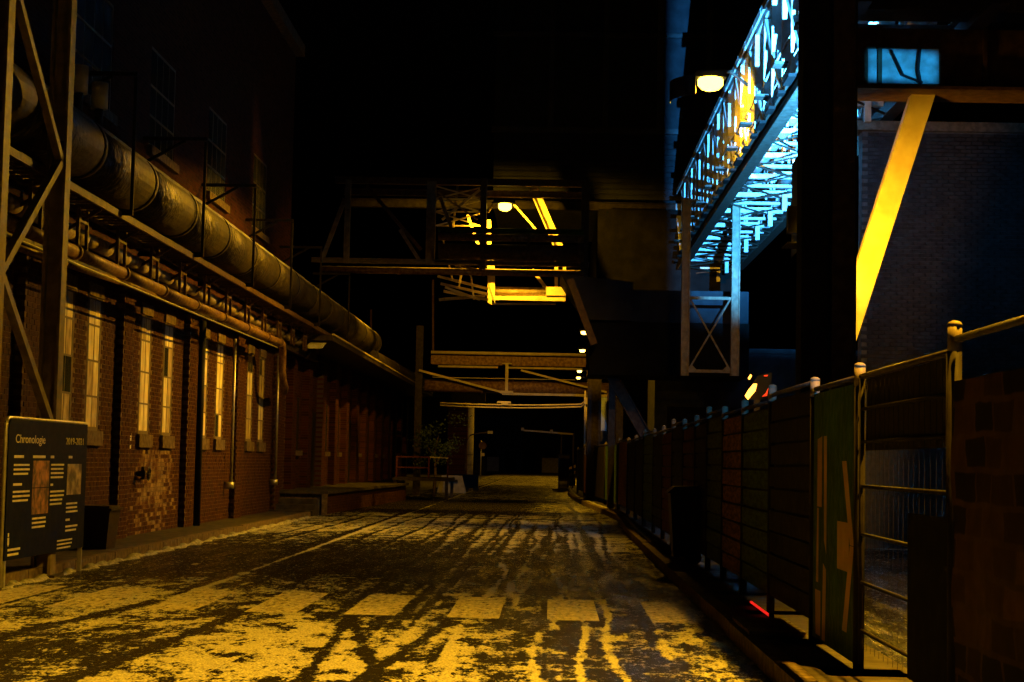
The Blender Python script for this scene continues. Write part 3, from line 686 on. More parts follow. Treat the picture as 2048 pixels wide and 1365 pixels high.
# ================================================================== PIPE BRIDGES ACROSS THE STREET
pb1 = thing('pipe_bridge', 'low pipe bridge with tension braces crossing the street beyond the dock', 'bridge')
D_ = 72
def P2(px, py, D=D_): return at(px, py, D)
def hline(x0, x1, py, D=D_): a = at(x0, py, D); b = at(x1, py, D); return (a.x, D, a.z), (b.x, D, a.z)
a, b2 = hline(862, 1172, 705); MB().tube([a, b2], .07, 10).build('steam_pipe', 'steel_ochre', pb1, True)
a, b2 = hline(862, 1172, 718); MB().box((a[0], D_+.1, a[2]-.22),(b2[0], D_+.2, a[2]+.16)).build('girder', 'rust_pipe', pb1)
a, b2 = hline(876, 996, 733); MB().tube([a, b2], .05, 10).build('steam_pipe', 'steel_ochre', pb1, True)
a, b2 = hline(1016, 1165, 736); MB().tube([a, b2], .05, 10).build('steam_pipe', 'steel_ochre', pb1, True)
a, b2 = hline(865, 1150, 755); MB().tube([a, b2], .02, 6).build('cable', 'steel_ochre', pb1, True)
a, b2 = hline(850, 1230, 772, D_+.5); MB().tube([a, b2], .27, 18).build('big_pipe', 'rust_pipe', pb1, True)
for px in (964, 1003, 1026, 1066, 1120):
    q = at(px, 772, D_+.5); MB().tube([(q.x-.04, q.y, a[2]), (q.x+.04, q.y, a[2])], .295, 18).build('flange', 'rust_pipe', pb1, True)
MB().bar(P2(838, 741), P2(1008, 786), .09, .09).build('brace', 'steel_ochre', pb1)
a, b2 = hline(1004, 1236, 788); MB().bar(a, b2, .10, .10).build('lower_chord', 'steel_ochre', pb1)
MB().bar(P2(1042, 741), P2(1213, 785), .08, .08).build('brace', 'steel_ochre', pb1)
q, q2 = P2(1014, 729), P2(1013, 784); MB().bar(q, q2, .13, .13).box((q.x-.2, D_-.1, q.z), (q.x+.2, D_+.1, q.z+.05)).box((q2.x-.28, D_-.12, q2.z-.08), (q2.x+.28, D_+.12, q2.z+.04)).build('king_post', 'steel_ochre', pb1)
for px, yt in ((866, 560), (742, 620)):
    q = at(px, 705, D_); MB().tube([at(px, yt, D_), at(px, 700, D_), (q.x+.12, D_, q.z)], .05, 8).build('riser', 'steel_brown', pb1, True)
for px in (838, 1240):
    q = at(px, 760, D_+.3); MB().bar((q.x, q.y, 0), (q.x, q.y, 7.2), .3, .3).build('portal_leg', 'steel_dark', pb1)
# slack cables with a junction box
cb = thing('slack_cable', 'pair of slack cables with a junction box sagging over the street', 'cable')
D2 = 64
for dy, sag in ((0, 6), (5, 7)):
    ptsc = []
    for k in range(21):
        s_ = k/20; px = 880 + (1162-880)*s_; py = 806 + 3*s_ + dy + sag*4*s_*(1-s_)*.5; ptsc.append(at(px, py, D2))
    ptsc += [at(1170, 803+dy, D2), at(1175, 785+dy, D2)]
    MB().tube(ptsc, .03, 6).build('cable', 'steel_ochre', cb, True)
q = at(1009, 806, D2); MB().box((q.x-.28, D2-.05, q.z-.02),(q.x+.24, D2+.08, q.z+.06)).box((q.x-.12, D2-.05, q.z-.09),(q.x+.14, D2+.08, q.z-.02)).build('junction_box', 'steel_ochre', cb)
up = thing('utility_pole', 'cable-hung utility pole at the right where the slack cables end', 'pole', loc=(at(1178, 880, 64).x, 64, 0))
zt = at(1178, 740, 64).z
MB().tube([(0,0,0),(0,0,zt)], [.11,.09], 10).build('pole', 'bark', up, True)
for k, (dx, z0, z1) in enumerate(((-.17,2.2,4.2),(-.12,1.8,3.6),(.14,2.0,4.0))): MB().tube([(dx,-.1,z0),(dx,-.1,z1)], .035, 6).build('cable_riser', 'steel_ochre', up, True)
MB().box((-.22,-.2,3.7),(-.02,-.11,3.95)).box((.04,-.2,3.1),(.2,-.11,3.4)).build('fuse_box', 'steel_ochre', up); MB().box((-.13,-.16,4.75),(.12,-.1,5.0)).build('lamp_box', 'hazard_yellow', up)

# ------------------------------------------------------------------ high truss bridge with lamp
hb = thing('truss_bridge', 'high dark steel truss bridge crossing above the street', 'bridge')
D_ = 55.0
zb, zt = 7.93, 10.58
for yy in (D_, D_+2.4):
    MB().ibeam((-7.9, yy, zb), (1.15, yy, zb), .18, .16).build('lower_chord', 'steel_khaki', hb)
    MB().ibeam((-7.2, yy, zt), (1.15, yy, zt), .2, .22).build('upper_chord', 'steel_brown', hb)
for px, w_ in ((695, .18), (862, .30)):
    x = at(px, 450, D_).x; MB().bar((x, D_-.05, zb-.1), (x, D_-.05, zt), w_, .16, up=(0,1,0)).build('post', 'steel_khaki', hb)
x = at(967, 450, D_).x; MB().bar((x, D_-.2, zb-.35), (x, D_-.2, zt+.1), .2, .2, up=(0,1,0)).build('post', 'steel_brown', hb)
x = at(1170, 450, D_).x; MB().bar((x, D_, zb-1.2), (x, D_, zt+.1), .25, .25, up=(0,1,0)).build('post', 'steel_dark', hb)
for a_, b_, w_, m_ in (((690,398),(645,518),.13,'steel_khaki'), ((733,372),(842,500),.12,'steel_brown'), ((880,395),(908,470),.12,'steel_khaki'), ((800,460),(838,520),.12,'steel_khaki')):
    MB().bar(at(*a_, D_), at(*b_, D_), w_).build('diagonal', m_, hb)
# lattice of thin rods between post and post
for k, (y0, y1) in enumerate(((372,398),(398,424),(424,452))):
    for a_, b_ in (((870,y0),(960,y1)), ((870,y1),(960,y0+4)), ((874,y1),(960,y1))):
        MB().bar(at(*a_, D_+1.2), at(*b_, D_+1.2), .045).build('lattice_rod', 'steel_ochre', hb)
for k, (a_, b_, dd) in enumerate((((876,385),(955,440),.7), ((884,440),(960,380),.8), ((880,520),(968,545),.6), ((884,470),(905,560),.9), ((915,372),(905,470),1.6), ((935,430),(960,500),1.7), ((930,500),(918,575),1.2), ((890,575),(960,600),.4), ((878,600),(970,592),.9), ((940,540),(948,600),.6))):
    MB().bar(at(*a_, D_+dd), at(*b_, D_+dd), .055 + .02*(k % 3)).build('lattice_rod', 'steel_ochre' if k % 2 else 'steel_khaki', hb)
for k in range(3): MB().bar(at(876+6*k, 553+15*k, D_+1.5), at(976, 578+11*k, D_+1.0), .09, .09).build('lattice_rod', 'steel_ochre', hb)
# pipes lying in the bridge
for py, r_, lab, m_ in ((460,.085,'upper green pipe lying in the truss bridge','board_green'), (474,.12,'rusty middle pipe lying in the truss bridge','rust_pipe'), (503,.26,'fat dark brown pipe lying in the truss bridge','steel_brown'), (540,.10,'thin cable pipe under the truss bridge','rust_pipe')):
    q = thing('bridge_pipe', lab, 'pipe', 'pipes in the truss bridge'); a, b2 = hline(877 if py < 530 else 640, 1168, py, D_-.45)
    MB().tube([a, b2], r_, 16).build('pipe', m_, q, True)
    for f_ in (.3, .62, .97): x = a[0]*(1-f_) + b2[0]*f_; MB().tube([(x-.05, D_-.45, a[2]), (x+.05, D_-.45, a[2])], r_*1.18, 16).build('flange', m_, q, True)
# lit frame with gusset behind
lf = thing('lit_frame', 'bright yellow-lit steel frame with gusset plate and pipe under the bridge lamp', 'frame')
D3 = 57.6
def Q(px, py): return at(px, py, D3)
def plate(mb, pts, th=.08, D=D3):
    v = [at(*p, D) for p in pts]; n = len(v); bk = [p + Vector((0, th, 0)) for p in v]
    return mb.add(v + bk, [tuple(range(n)), tuple(range(2*n-1, n-1, -1))] + [((i+1) % n, i, n+i, n+(i+1) % n) for i in range(n)])
plate(MB(), [(974,440),(982,440),(984,610),(975,605)]).build('post_edge', 'steel_ochre', lf)
plate(MB(), [(974,520),(989,520),(990,608),(975,560)], .2, D3-.05).build('post', 'steel_ochre', lf)
plate(MB(), [(984,592),(1131,592),(1131,603),(984,600)], .25).build('bottom_beam', 'steel_ochre', lf)
plate(MB(), [(986,606),(1112,606),(1112,609),(986,609)], .25, D3+.3).build('lower_flange', 'steel_ochre', lf)
plate(MB(), [(1092,574),(1131,574),(1131,591.5),(1092,591.5)], .05, D3-.04).build('gusset', 'steel_ochre', lf)
plate(MB(), [(1109,516),(1116,516),(1116,575),(1109,575)], .2, D3+.05).build('post', 'steel_ochre', lf)
plate(MB(), [(1126,516),(1132,516),(1132,604),(1126,604)], .2, D3+.05).build('post', 'steel_ochre', lf)
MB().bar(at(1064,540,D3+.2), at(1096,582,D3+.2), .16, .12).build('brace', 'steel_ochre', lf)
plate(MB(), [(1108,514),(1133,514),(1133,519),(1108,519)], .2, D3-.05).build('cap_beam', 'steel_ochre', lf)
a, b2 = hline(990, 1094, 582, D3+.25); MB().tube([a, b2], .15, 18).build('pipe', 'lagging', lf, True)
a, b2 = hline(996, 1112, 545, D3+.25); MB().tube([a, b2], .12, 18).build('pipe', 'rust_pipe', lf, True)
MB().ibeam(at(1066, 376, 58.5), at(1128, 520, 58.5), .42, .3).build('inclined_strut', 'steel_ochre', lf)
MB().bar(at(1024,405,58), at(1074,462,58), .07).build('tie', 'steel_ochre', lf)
def lamp_thing(name, label, p, power, cone, aim, arm_to, size=.3, glow='lamp_glow', blend=.25, hood=False):
    q = thing(name, label, 'street lamp', loc=tuple(p))
    MB().add([(-.45,-.16,.10),(.35,-.2,.10),(.35,.2,.10),(-.45,.16,.10),(-.3,-.08,.26),(.3,-.12,.28),(.3,.12,.28),(-.3,.08,.26)],[(0,3,2,1),(4,5,6,7),(0,1,5,4),(1,2,6,5),(2,3,7,6),(3,0,4,7)]).build('housing', 'plastic_black', q)
    n = 18; MB().tube([(0,0,-size*.62),(0,0,-size*.5),(0,0,-size*.2),(0,0,.06),(0,0,.099)], [size*.35,size*.7,size*.98,size,size*.9], n).build('lamp_bowl', glow, q, True)
    a_ = Vector(arm_to) - Vector(p); MB().tube([(0,0,.2), a_*.5+Vector((0,0,.3)), a_], .04, 8).build('arm', 'steel_dark', q, True)
    if hood:                                              # curved baffle added to keep light off the upper storeys of the hall
        hv_ = MB()
        for k in range(9):
            t0, t1 = math.radians(26 + 8.5*k), math.radians(34.5 + 8.5*k); R0 = .9
            p0, p1 = (-R0*math.sin(t0), -R0*math.cos(t0)), (-R0*math.sin(t1), -R0*math.cos(t1))
            hv_.add([(*p0, -.45), (*p1, -.45), (*p1, .0), (*p0, .0), (p0[0]*1.02, p0[1]*1.02, -.45), (p1[0]*1.02, p1[1]*1.02, -.45), (p1[0]*1.02, p1[1]*1.02, .0), (p0[0]*1.02, p0[1]*1.02, .0)], [(0,1,2,3),(7,6,5,4),(0,4,5,1),(1,5,6,2),(2,6,7,3),(3,7,4,0)])
        hv_.build('added_visor', 'plastic_black', q)
    if hood: l3 = sodium('lamp_light', (-.1,.1,-size*.62), 6000, 70, .8, (-11,14,-12), .08); l3.parent = q
    if hood: l2 = sodium('lamp_light', (.1,.1,-size*.6), 1600, 130, .5, (1,.55,-.5), .1); l2.parent = q
    l = sodium('lamp_light', (0,0,-size*.62 if hood else -size*.7), power, cone, blend, aim, .08 if hood else size*.8); l.parent = q
    return q
lamp_thing('street_lamp', 'lit sodium lamp under the truss bridge above the middle of the street', at(1010, 414, 55.9), 6500, 150, (.0,.75,-.85), at(976, 425, 56.4), .22)

# ================================================================== TOWER AND DARK BUILDINGS BEHIND
tt = thing('transfer_tower', 'tall dark sheet-clad transfer tower over the end of the street', 'building')
xl = at(990, 200, 62).x
MB().box((xl, 62, 10.9), (6.5, 72, 30)).build('upper_block', 'tower_sheet', tt)
for k in range(12): MB().box((xl, 61.9, 10.95+.21*k), (6.5, 61.995, 11.10+.21*k)).build('louvre', 'tower_sheet', tt)
MB().box((xl-.1, 61.8, 13.6), (6.6, 61.99, 13.8)).build('ledge', 'metal_sheet', tt); MB().box((xl-.1, 61.8, 17.2), (6.6, 61.99, 17.35)).build('ledge', 'metal_sheet', tt)
for x in (-.2, 1.8, 3.8, 5.6): MB().box((x-.1, 61.75, 13.81), (x+.1, 61.99, 30)).build('mullion', 'metal_sheet', tt)
MB().ibeam((-7.6, 61.0, 10.75), (6.5, 61.0, 10.75), .3, .3).build('edge_beam', 'board_black', tt)
MB().box((1.55, 60.2, 6.2), (6.6, 71.9, 10.55)).build('lower_block', 'pitch', tt)
for x in (1.6, 6.3): MB().bar((x, 63, 0), (x, 63, 6.2), .5, .5).build('leg', 'steel_dark', tt)
ch = thing('conveyor_hopper', 'dark hopper with pale grey lower rim beside the tower', 'hopper')
a = at(1180, 640, 50); b2 = at(1500, 645, 50); c_ = at(1266, 588, 50)
MB().add([(a.x, 50, a.z), (c_.x, 50, a.z), (c_.x, 50, c_.z+.35), (at(1120,560,50).x, 50, c_.z+.55), (a.x, 53, a.z), (c_.x, 53, a.z), (c_.x, 53, c_.z+.35), (at(1120,560,50).x, 53, c_.z+.55)], [(0,1,2,3),(7,6,5,4),(0,4,5,1),(1,5,6,2),(2,6,7,3),(3,7,4,0)]).build('chute', 'tower_sheet', ch)
MB().box((c_.x, 50.4, a.z), (b2.x, 53, a.z+.95)).build('trough', 'tower_sheet', ch)
MB().box((a.x, 50.2, a.z-1.6), (b2.x, 53, a.z-.02)).build('under_box', 'pitch', ch)
MB().bar(at(1140,560,49.7), at(1188,690,49.7), .5, .2).build('edge_plate', 'steel_brown', ch)
hz = thing('hazard_beam', 'beam end with slanted black and ochre hazard stripes', 'beam')
a, b2 = at(1178, 722, 52), at(1252, 690, 52)
MB().box((a.x, 52, a.z), (b2.x, 52.4, b2.z)).build('beam', 'hazard_black', hz)
wv = (b2.x-a.x)/6
for k in range(4):
    x = a.x + wv*(.1+1.35*k); MB().add([(x, 51.996, a.z+.02),(x+wv*.65, 51.996, a.z+.02),(min(x+wv*1.6, b2.x), 51.996, b2.z-.02),(x+wv*.95, 51.996, b2.z-.02)],[(0,1,2,3)]).build('stripe', 'steel_ochre', hz)
MB().ibeam(at(1208, 724, 52.3), at(1296, 880, 52.3), .42, .35).build('raking_leg', 'steel_brown', hz)
MB().bar(at(1225,725,52.3), (at(1225,725,52.3).x, 52.3, 0), .2).build('post', 'steel_dark', hz)
wl = thing('warning_lamp', 'small unlit round lamp on top of the striped beam', 'lamp', loc=tuple(at(1199, 690, 52.2)))
MB().tube([(0,0,0),(0,0,.12),(0,0,.2)], [.13,.13,.06], 12).build('lens', 'steel_ochre', wl, True); MB().box((-.1,-.1,-.1),(.1,.1,-.001)).build('base', 'plastic_black', wl)
bs = thing('sheet_cabinet', 'pale cabinet with blue light in its colour beside the utility pole', 'cabinet', loc=(at(1203, 850, 66).x, 66, 0))
z0, z1 = at(1203, 862, 66).z, at(1203, 795, 66).z
MB().box((-.2,0,z0),(.2,.3,z1)).build('door_panel', 'blue_lit_sheet', bs); MB().box((-.25,.02,0),(.25,.32,z0-.001)).build('base', 'concrete_dark', bs); MB().box((.21,-.02,0),(.55,.3,z1+.2)).build('side_post', 'steel_brown', bs)
ds = thing('dark_shed', 'black shed behind the fence on the right', 'building')
MB().box((3.4, 56, 0), (13, 60, 5.2)).build('wall', 'metal_sheet', ds); MB().box((3.2, 55.8, 5.2), (13.2, 60.1, 5.35)).build('roof', 'metal_sheet', ds)
for k in range(5): MB().box((3.8+1.8*k, 55.95, .1), (5.2+1.8*k, 55.999, 3.4)).build('door', 'board_black', ds)
# hanging braced frame
hf = thing('hanging_frame', 'pale hanging steel frame with crossed rods above the fence', 'frame')
D4 = 46
for px in (1369, 1469):
    a, b2 = at(px, 752, D4), at(px, 470, D4)
    MB().ibeam((a.x, D4, a.z), (a.x, D4, b2.z+1), .24, .22, up=(1,0,0)).build('leg', 'steel_khaki', hf)
a, b2 = at(1369, 742, D4), at(1469, 742, D4); MB().bar((a.x, D4, a.z), (b2.x, D4, a.z), .07, .08).build('lower_bar', 'steel_khaki', hf)
c_ = at(1369, 596, D4); MB().bar((a.x, D4, c_.z), (b2.x, D4, c_.z), .07, .08).build('upper_bar', 'steel_khaki', hf)
MB().bar((a.x+.12, D4, a.z+.05), (b2.x-.12, D4, c_.z), .045).build('cross_rod', 'steel_khaki', hf); MB().bar((b2.x-.12, D4+.06, a.z+.05), (a.x+.12, D4+.06, c_.z), .045).build('cross_rod', 'steel_khaki', hf)
for x in (a.x+.2, b2.x-.2): MB().add([(x-.12,D4-.03,a.z+.04),(x+.12,D4-.03,a.z+.04),(x,D4-.03,a.z+.16),(x-.12,D4+.03,a.z+.04),(x+.12,D4+.03,a.z+.04),(x,D4+.03,a.z+.16)],[(0,1,2),(5,4,3),(0,3,4,1),(1,4,5,2),(2,5,3,0)]).build('gusset', 'steel_khaki', hf)

# ================================================================== GALLERY ON THE RIGHT
GX0, GX1, GZ0, GZ1 = 4.45, 6.45, 8.5, 11.05
gl = thing('walkway_gallery', 'long lattice walkway gallery lit white-blue from below, high on the right', 'gallery')
MB().ibeam((GX0, 24.5, GZ0), (GX0, 59, GZ0), .26, .40).build('lower_chord', 'steel_dark', gl)
MB().ibeam((GX1, 24.5, GZ0), (GX1, 59, GZ0), .26, .40).build('lower_chord', 'steel_dark', gl)
for x in (GX0, GX1): MB().bar((x, 24.5, GZ1), (x, 59, GZ1), .16, .18).build('upper_chord', 'steel_grey', gl)
y = 27.0; i = 0
while y < 58.5:
    MB().bar((GX0+.131, y, GZ0+.05), (GX1-.131, y, GZ0+.05), .14, .11 if i % 2 == 0 else .07).build('floor_beam', 'steel_white', gl)
    if i % 2: MB().bar((GX0, y, GZ0+.201), (GX0, y, GZ1-.091), .22, .10, up=(0,1,0)).build('side_stud', 'steel_white', gl)
    MB().box((GX0-.17, y+.02, GZ1-.02), (GX0-.13, y+1.38, GZ1+.139)).build('fascia_plate', 'steel_grey', gl)
    if i % 2 == 0:
        for x in (GX0, GX1):
            dx_ = .08 if x < 5 else -.08; MB().bar((x+dx_, y, GZ0+.201), (x+dx_, y, GZ1-.091), .34, .12, up=(0,1,0)).build('side_post', 'steel_white', gl)
        MB().bar((GX0, y+.12, GZ0+.3), (GX0, y+2.7, GZ1-.2), .20, .14).build('side_diagonal', 'steel_white', gl)
        MB().bar((GX1, y+2.7, GZ0+.3), (GX1, y+.12, GZ1-.2), .20, .14).build('side_diagonal', 'steel_white', gl)
        MB().bar((GX0, y, GZ1+.06), (GX1, y, GZ1+.06), .12, .14).build('roof_beam', 'steel_white', gl)
        MB().bar((GX0+.12, y+.1, GZ0-.17), (GX1-.12, y+2.7, GZ0-.17), .035).build('wind_brace', 'steel_dark', gl)
        MB().bar((GX1-.12, y+.1, GZ0-.20), (GX0+.12, y+2.7, GZ0-.20), .035).build('wind_brace', 'steel_dark', gl)
        MB().box((GX0-.16, y+.05, GZ1+.14), (GX1+.16, y+2.75, GZ1+.17)).build('roof_panel', 'pitch', gl)
        # square ducts hanging under the floor
        MB().bar((GX0+.75, y+1.9, GZ0-.02), (GX1-.55, y+1.9, GZ0-.02), .10, .06).bar((GX1-.6, y+1.9, GZ0-.081), (GX1-.6, y+1.9, GZ0-.5), .12, .12, up=(0,1,0)).build('drop_duct', 'steel_white', gl)
    MB().box((GX0-.27, y+.55, GZ0+.04), (GX0-.131, y+.85+.25*(i % 3), GZ0+.10)).build('shadow_plate', 'pitch', gl)  # dark plates added to break up the floodlight on the side posts
    if i % 2: MB().box((GX0-.40, y+.1, GZ0+.50), (GX0-.14, y+.5, GZ0+.55)).build('shade_plate', 'steel_dark', gl)  # further plate added to throw shadow on the side posts
    for zz in (GZ0+1.15, GZ0+1.75):
        if i % 3 == 0: MB().bar((GX0+.1, y+.6, zz), (GX1-.1, y+.6, zz), .08, .16).build('cross_bar', 'steel_white', gl)
    y += 1.42; i += 1
for zz in (1.1, .6): MB().tube([(GX0-.06, 24.6, GZ0+zz), (GX0-.06, 59, GZ0+zz)], .025, 8).build('handrail', 'steel_grey', gl, True)
for x, z, r_ in ((GX0+.55, GZ0+.32, .10), (GX1-.5, GZ0+.36, .14), (GX1-.35, GZ0+1.9, .12)): MB().tube([(x, 24.6, z), (x, 59, z)], r_, 12).build('service_pipe', 'steel_grey', gl, True)
r = random.Random(6)
for i in range(46):
    y = r.uniform(28, 57); z = GZ0 + r.choice([.6,1.0,1.4,1.9,2.2]); x = r.uniform(GX0+.2, GX1-.2)
    MB().box((x-.12, y, z-.14), (x+.12, y+.1, z+.14)).bar((x, y+.05, GZ0+.17), (x, y+.05, z), .05).build('fitting', 'steel_white', gl)
for i in range(5):
    y = 30 + 5.68*i; MB().bar((GX0-.0, y+.4, GZ0-.2), (GX0-.0, y+.4, GZ0-.9), .05).build('hanger', 'steel_dark', gl) if i == 9 else None
lamp_thing('street_lamp', 'big glaring sodium lamp on an arm of the walkway gallery', at(1421, 166, 38.0), 26000, 100, (-10.7,-6,-6), (GX0-.05, 38.6, 10.2), .29, blend=.8, hood=True)

# ------------------------------------------------------------------ near column, beam, knee brace
cn = thing('steel_column', 'big dark riveted steel column standing behind the fence', 'column', loc=(3.86, 24, 0))
MB().box((-.39,-.25,0),(-.03,.25,13)).build('web', 'board_black', cn)
MB().box((.03,-.32,0),(.33,.22,13)).build('flange', 'steel_brown', cn); MB().box((-.029,-.1,0),(.029,.2,13)).build('lacing_plate', 'board_black', cn)
MB().box((.331,-.34,0),(.36,.24,13)).build('edge_strip', 'steel_dark', cn)
riv = MB()
for k in range(90):
    for x in (.07, .29): riv.tube([(x,-.321,.3+k*.14),(x,-.335,.3+k*.14)], [.018,.008], 6)
tag(riv.build('rivet_row', 'steel_brown', cn), kind='stuff')
for k in range(9): MB().bar((-.36,-.27,2+1.2*k), (-.06,-.27,2.6+1.2*k), .03, .06).build('lacing_bar', 'board_black', cn)
D5 = 26.0
fp = thing('added_projector', 'added unseen blue projector throwing a light patch on the portal beam', 'floodlight', loc=(7.5, 12, 0))  # unseen projector added to throw the blue patch on the beam
tgt = at(1806, 133, 25.78); src = Vector((7.5, 12, 4.5)); dr = (tgt - src).normalized(); rt = dr.cross(Vector((0,0,1))).normalized(); uu = rt.cross(dr)
def ap(x, y, d): return tuple(dr*d + rt*x + uu*y + Vector((0,0,4.5)))
for x0, x1, y0, y1 in ((-.08,.08,.0078,.08), (-.08,.08,-.08,-.0078), (-.08,-.0185,-.0077,.0077), (.0185,.08,-.0077,.0077)):
    MB().add([ap(x0,y0,.5),ap(x1,y0,.5),ap(x1,y1,.5),ap(x0,y1,.5),ap(x0,y0,.51),ap(x1,y0,.51),ap(x1,y1,.51),ap(x0,y1,.51)],[(0,1,2,3),(7,6,5,4),(0,4,5,1),(1,5,6,2),(2,6,7,3),(3,7,4,0)]).build('added_shutter_blade', 'plastic_black', fp)
MB().bar((0,0,0),(0,0,4.3),.06).build('stand', 'steel_dark', fp); MB().bar(ap(0,0,-.35), ap(0,0,-.1), .2, .2).build('housing', 'plastic_black', fp)  # stand and housing of the added projector
lg = bpy.data.lights.new('flood_light', 'SPOT'); lg.energy = 15000; lg.color = (.02,.40,1.); lg.spot_size = math.radians(14); lg.spot_blend = .1; lg.shadow_soft_size = .0025
lo = bpy.data.objects.new('flood_light', lg); COL.objects.link(lo); lo.parent = fp; lo.location = (0,0,4.5); lo.rotation_euler = dr.to_track_quat('-Z','Y').to_euler()  # light of the added projector
bm = thing('portal_beam', 'heavy dark box beam running right from the steel column', 'beam')
a, b2 = at(1712, 182, D5), at(1712, 63, D5)
MB().box((4.1, D5-.2, a.z), (12, D5+.5, b2.z)).build('box', 'steel_brown', bm); MB().box((4.1, D5-.42, a.z-.05), (12, D5+.5, a.z-.001)).build('bottom_flange', 'steel_brown', bm)
MB().box((4.1, D5-.2, b2.z+.3), (12, D5+.5, b2.z+2)).build('upper_box', 'steel_dark', bm)
for k in range(4): MB().box((4.9+1.6*k, D5-.28, a.z+.001), (4.96+1.6*k, D5-.201, b2.z-.001)).build('stiffener', 'steel_brown', bm)
plate(MB(), [(1736,98),(1878,98),(1878,168),(1736,168)], .015, D5-.216).build('light_patch_plate', 'steel_grey', bm)  # pale plate added so that the blue light patch shows on the beam
MB().tube([at(1782,100,D5-.28), at(1806,150,D5-.30), at(1845,166,D5-.28)], .02, 6).build('cable', 'plastic_black', bm, True); MB().tube([at(1840,96,D5-.28), at(1836,140,D5-.30), at(1842,170,D5-.28)], .025, 6).build('cable', 'plastic_black', bm, True)
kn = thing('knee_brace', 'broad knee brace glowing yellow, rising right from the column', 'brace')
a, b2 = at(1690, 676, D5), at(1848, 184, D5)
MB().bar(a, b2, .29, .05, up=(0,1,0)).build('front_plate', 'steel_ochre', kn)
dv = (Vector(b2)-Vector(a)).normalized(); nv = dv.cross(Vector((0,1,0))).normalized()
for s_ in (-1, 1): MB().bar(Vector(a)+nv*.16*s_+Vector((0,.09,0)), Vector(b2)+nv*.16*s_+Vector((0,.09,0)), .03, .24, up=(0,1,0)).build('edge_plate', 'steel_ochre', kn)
# sodium lamp on the hidden side of the column: lights the brace and the yard
hl = thing('column_lamp', 'sodium lamp bracketed to the hidden side of the steel column', 'lamp', loc=(4.05, 24.65, 5.2))
MB().box((-.12,-.12,.06),(.12,.12,.2)).build('housing', 'steel_dark', hl); MB().tube([(0,0,-.1),(0,0,.059)], [.07,.1], 12).build('lamp_bowl', 'lamp_glow', hl, True); MB().bar((0,-.5,.13),(0,-.12,.13),.05).build('bracket', 'steel_dark', hl)
lg = bpy.data.lights.new('lamp_light', 'SPOT'); lg.energy = 750; lg.spot_size = math.radians(135); lg.spot_blend = .5; lg.color = SODIUM; lg.shadow_soft_size = .12; lo = bpy.data.objects.new('lamp_light', lg); COL.objects.link(lo); lo.parent = hl; lo.location = (.05,.05,-.18); lo.rotation_euler = Vector((.6,1,-.15)).to_track_quat('-Z','Y').to_euler()
lq = sodium('lamp_light', (.42,-.1,-.1), 1800, 120, .5, (.0,-1.2,-1), .1); lq.parent = hl
# blue-white floodlight on the hidden side of the column, aimed up into the gallery
fd = thing('floodlight', 'blue-white floodlight behind the steel column aimed up into the gallery', 'floodlight', loc=(3.8, 25.6, 5.2))
MB().box((-.3,-.25,-.2),(.3,-.05,.2)).build('housing', 'plastic_black', fd); MB().box((-.27,-.049,-.17),(.27,-.03,.17)).build('lens', 'flood_glow', fd)
MB().box((.41,-.2,-.35),(.43,1.6,.9)).build('added_visor', 'plastic_black', fd); MB().bar((-.045,-.02,.4),(.012,1.6,.4),.012,1.5).build('added_visor', 'plastic_black', fd); MB().box((-.3,-.2,-.35),(.3,.5,-.33)).build('added_visor', 'plastic_black', fd)  # plates added to cut the beam off the tower and brick wall
MB().bar((0,-.25,0),(0,-1.3,0),.06).build('bracket', 'steel_dark', fd)
lg = bpy.data.lights.new('flood_light', 'SPOT'); lg.energy = 210000; lg.color = BLUE; lg.spot_size = math.radians(50); lg.spot_blend = .3; lg.shadow_soft_size = .012
lo = bpy.data.objects.new('flood_light', lg); COL.objects.link(lo); lo.parent = fd; lo.location = (0,.0,0); lo.rotation_euler = Vector((.14,1,.46)).to_track_quat('-Z','Y').to_euler()
MB().box((.1,-.25,.3),(.4,-.1,.5)).build('added_head', 'plastic_black', fd)  # extra head added to turn the right brick wall dim blue
lg = bpy.data.lights.new('flood_light', 'SPOT'); lg.energy = 320; lg.color = BLUE; lg.spot_size = math.radians(60); lg.spot_blend = 1; lg.shadow_soft_size = .08  # light of the added head
lo = bpy.data.objects.new('flood_light', lg); COL.objects.link(lo); lo.parent = fd; lo.location = (.47,.1,.4); lo.rotation_euler = Vector((3.2,6.9,1.1)).to_track_quat('-Z','Y').to_euler()
# right brick wall facing the camera
rw_ = thing('brick_wall', 'grey brick gable wall with pale coping, blue-lit, right of the knee brace', 'wall', loc=(0, 32.5, 0))
MB().box((5.9, .03, 0), (14, .4, 7.98)).build('wall', 'mortar_pale', rw_); MB().box((5.7, -.12, 7.98), (14, .5, 8.16)).build('coping', 'stone', rw_)
bme = bpy.data.meshes.new('brick'); q = MB().box((-.104,-.012,-.032),(.104,.05,.032)); bme.from_pydata(q.v, [], q.f); bme.materials.append(MATS['brick_grey'])
lst = []
for rr_ in range(40, 106):
    z = .04 + rr_*.075; x = 6.0 + (.11 if rr_ % 2 else 0)
    while x < 11.5: lst.append((x, z)); x += .22
lst.sort(key=lambda p: (p[0]-7.2)**2*.5 + (p[1]-6.6)**2); rest = MB()
for i, (x, z) in enumerate(lst):
    j = rb.uniform(-.003,.003)
    if i < 300:
        o = bpy.data.objects.new('brick', bme); COL.objects.link(o); o.parent = rw_; o.location = (x, j, z)
    else: rest.box((x-.104,-.012+j,z-.032),(x+.104,.05,z+.032))
tag(rest.build('brick_field', 'brick_grey', rw_), kind='stuff')
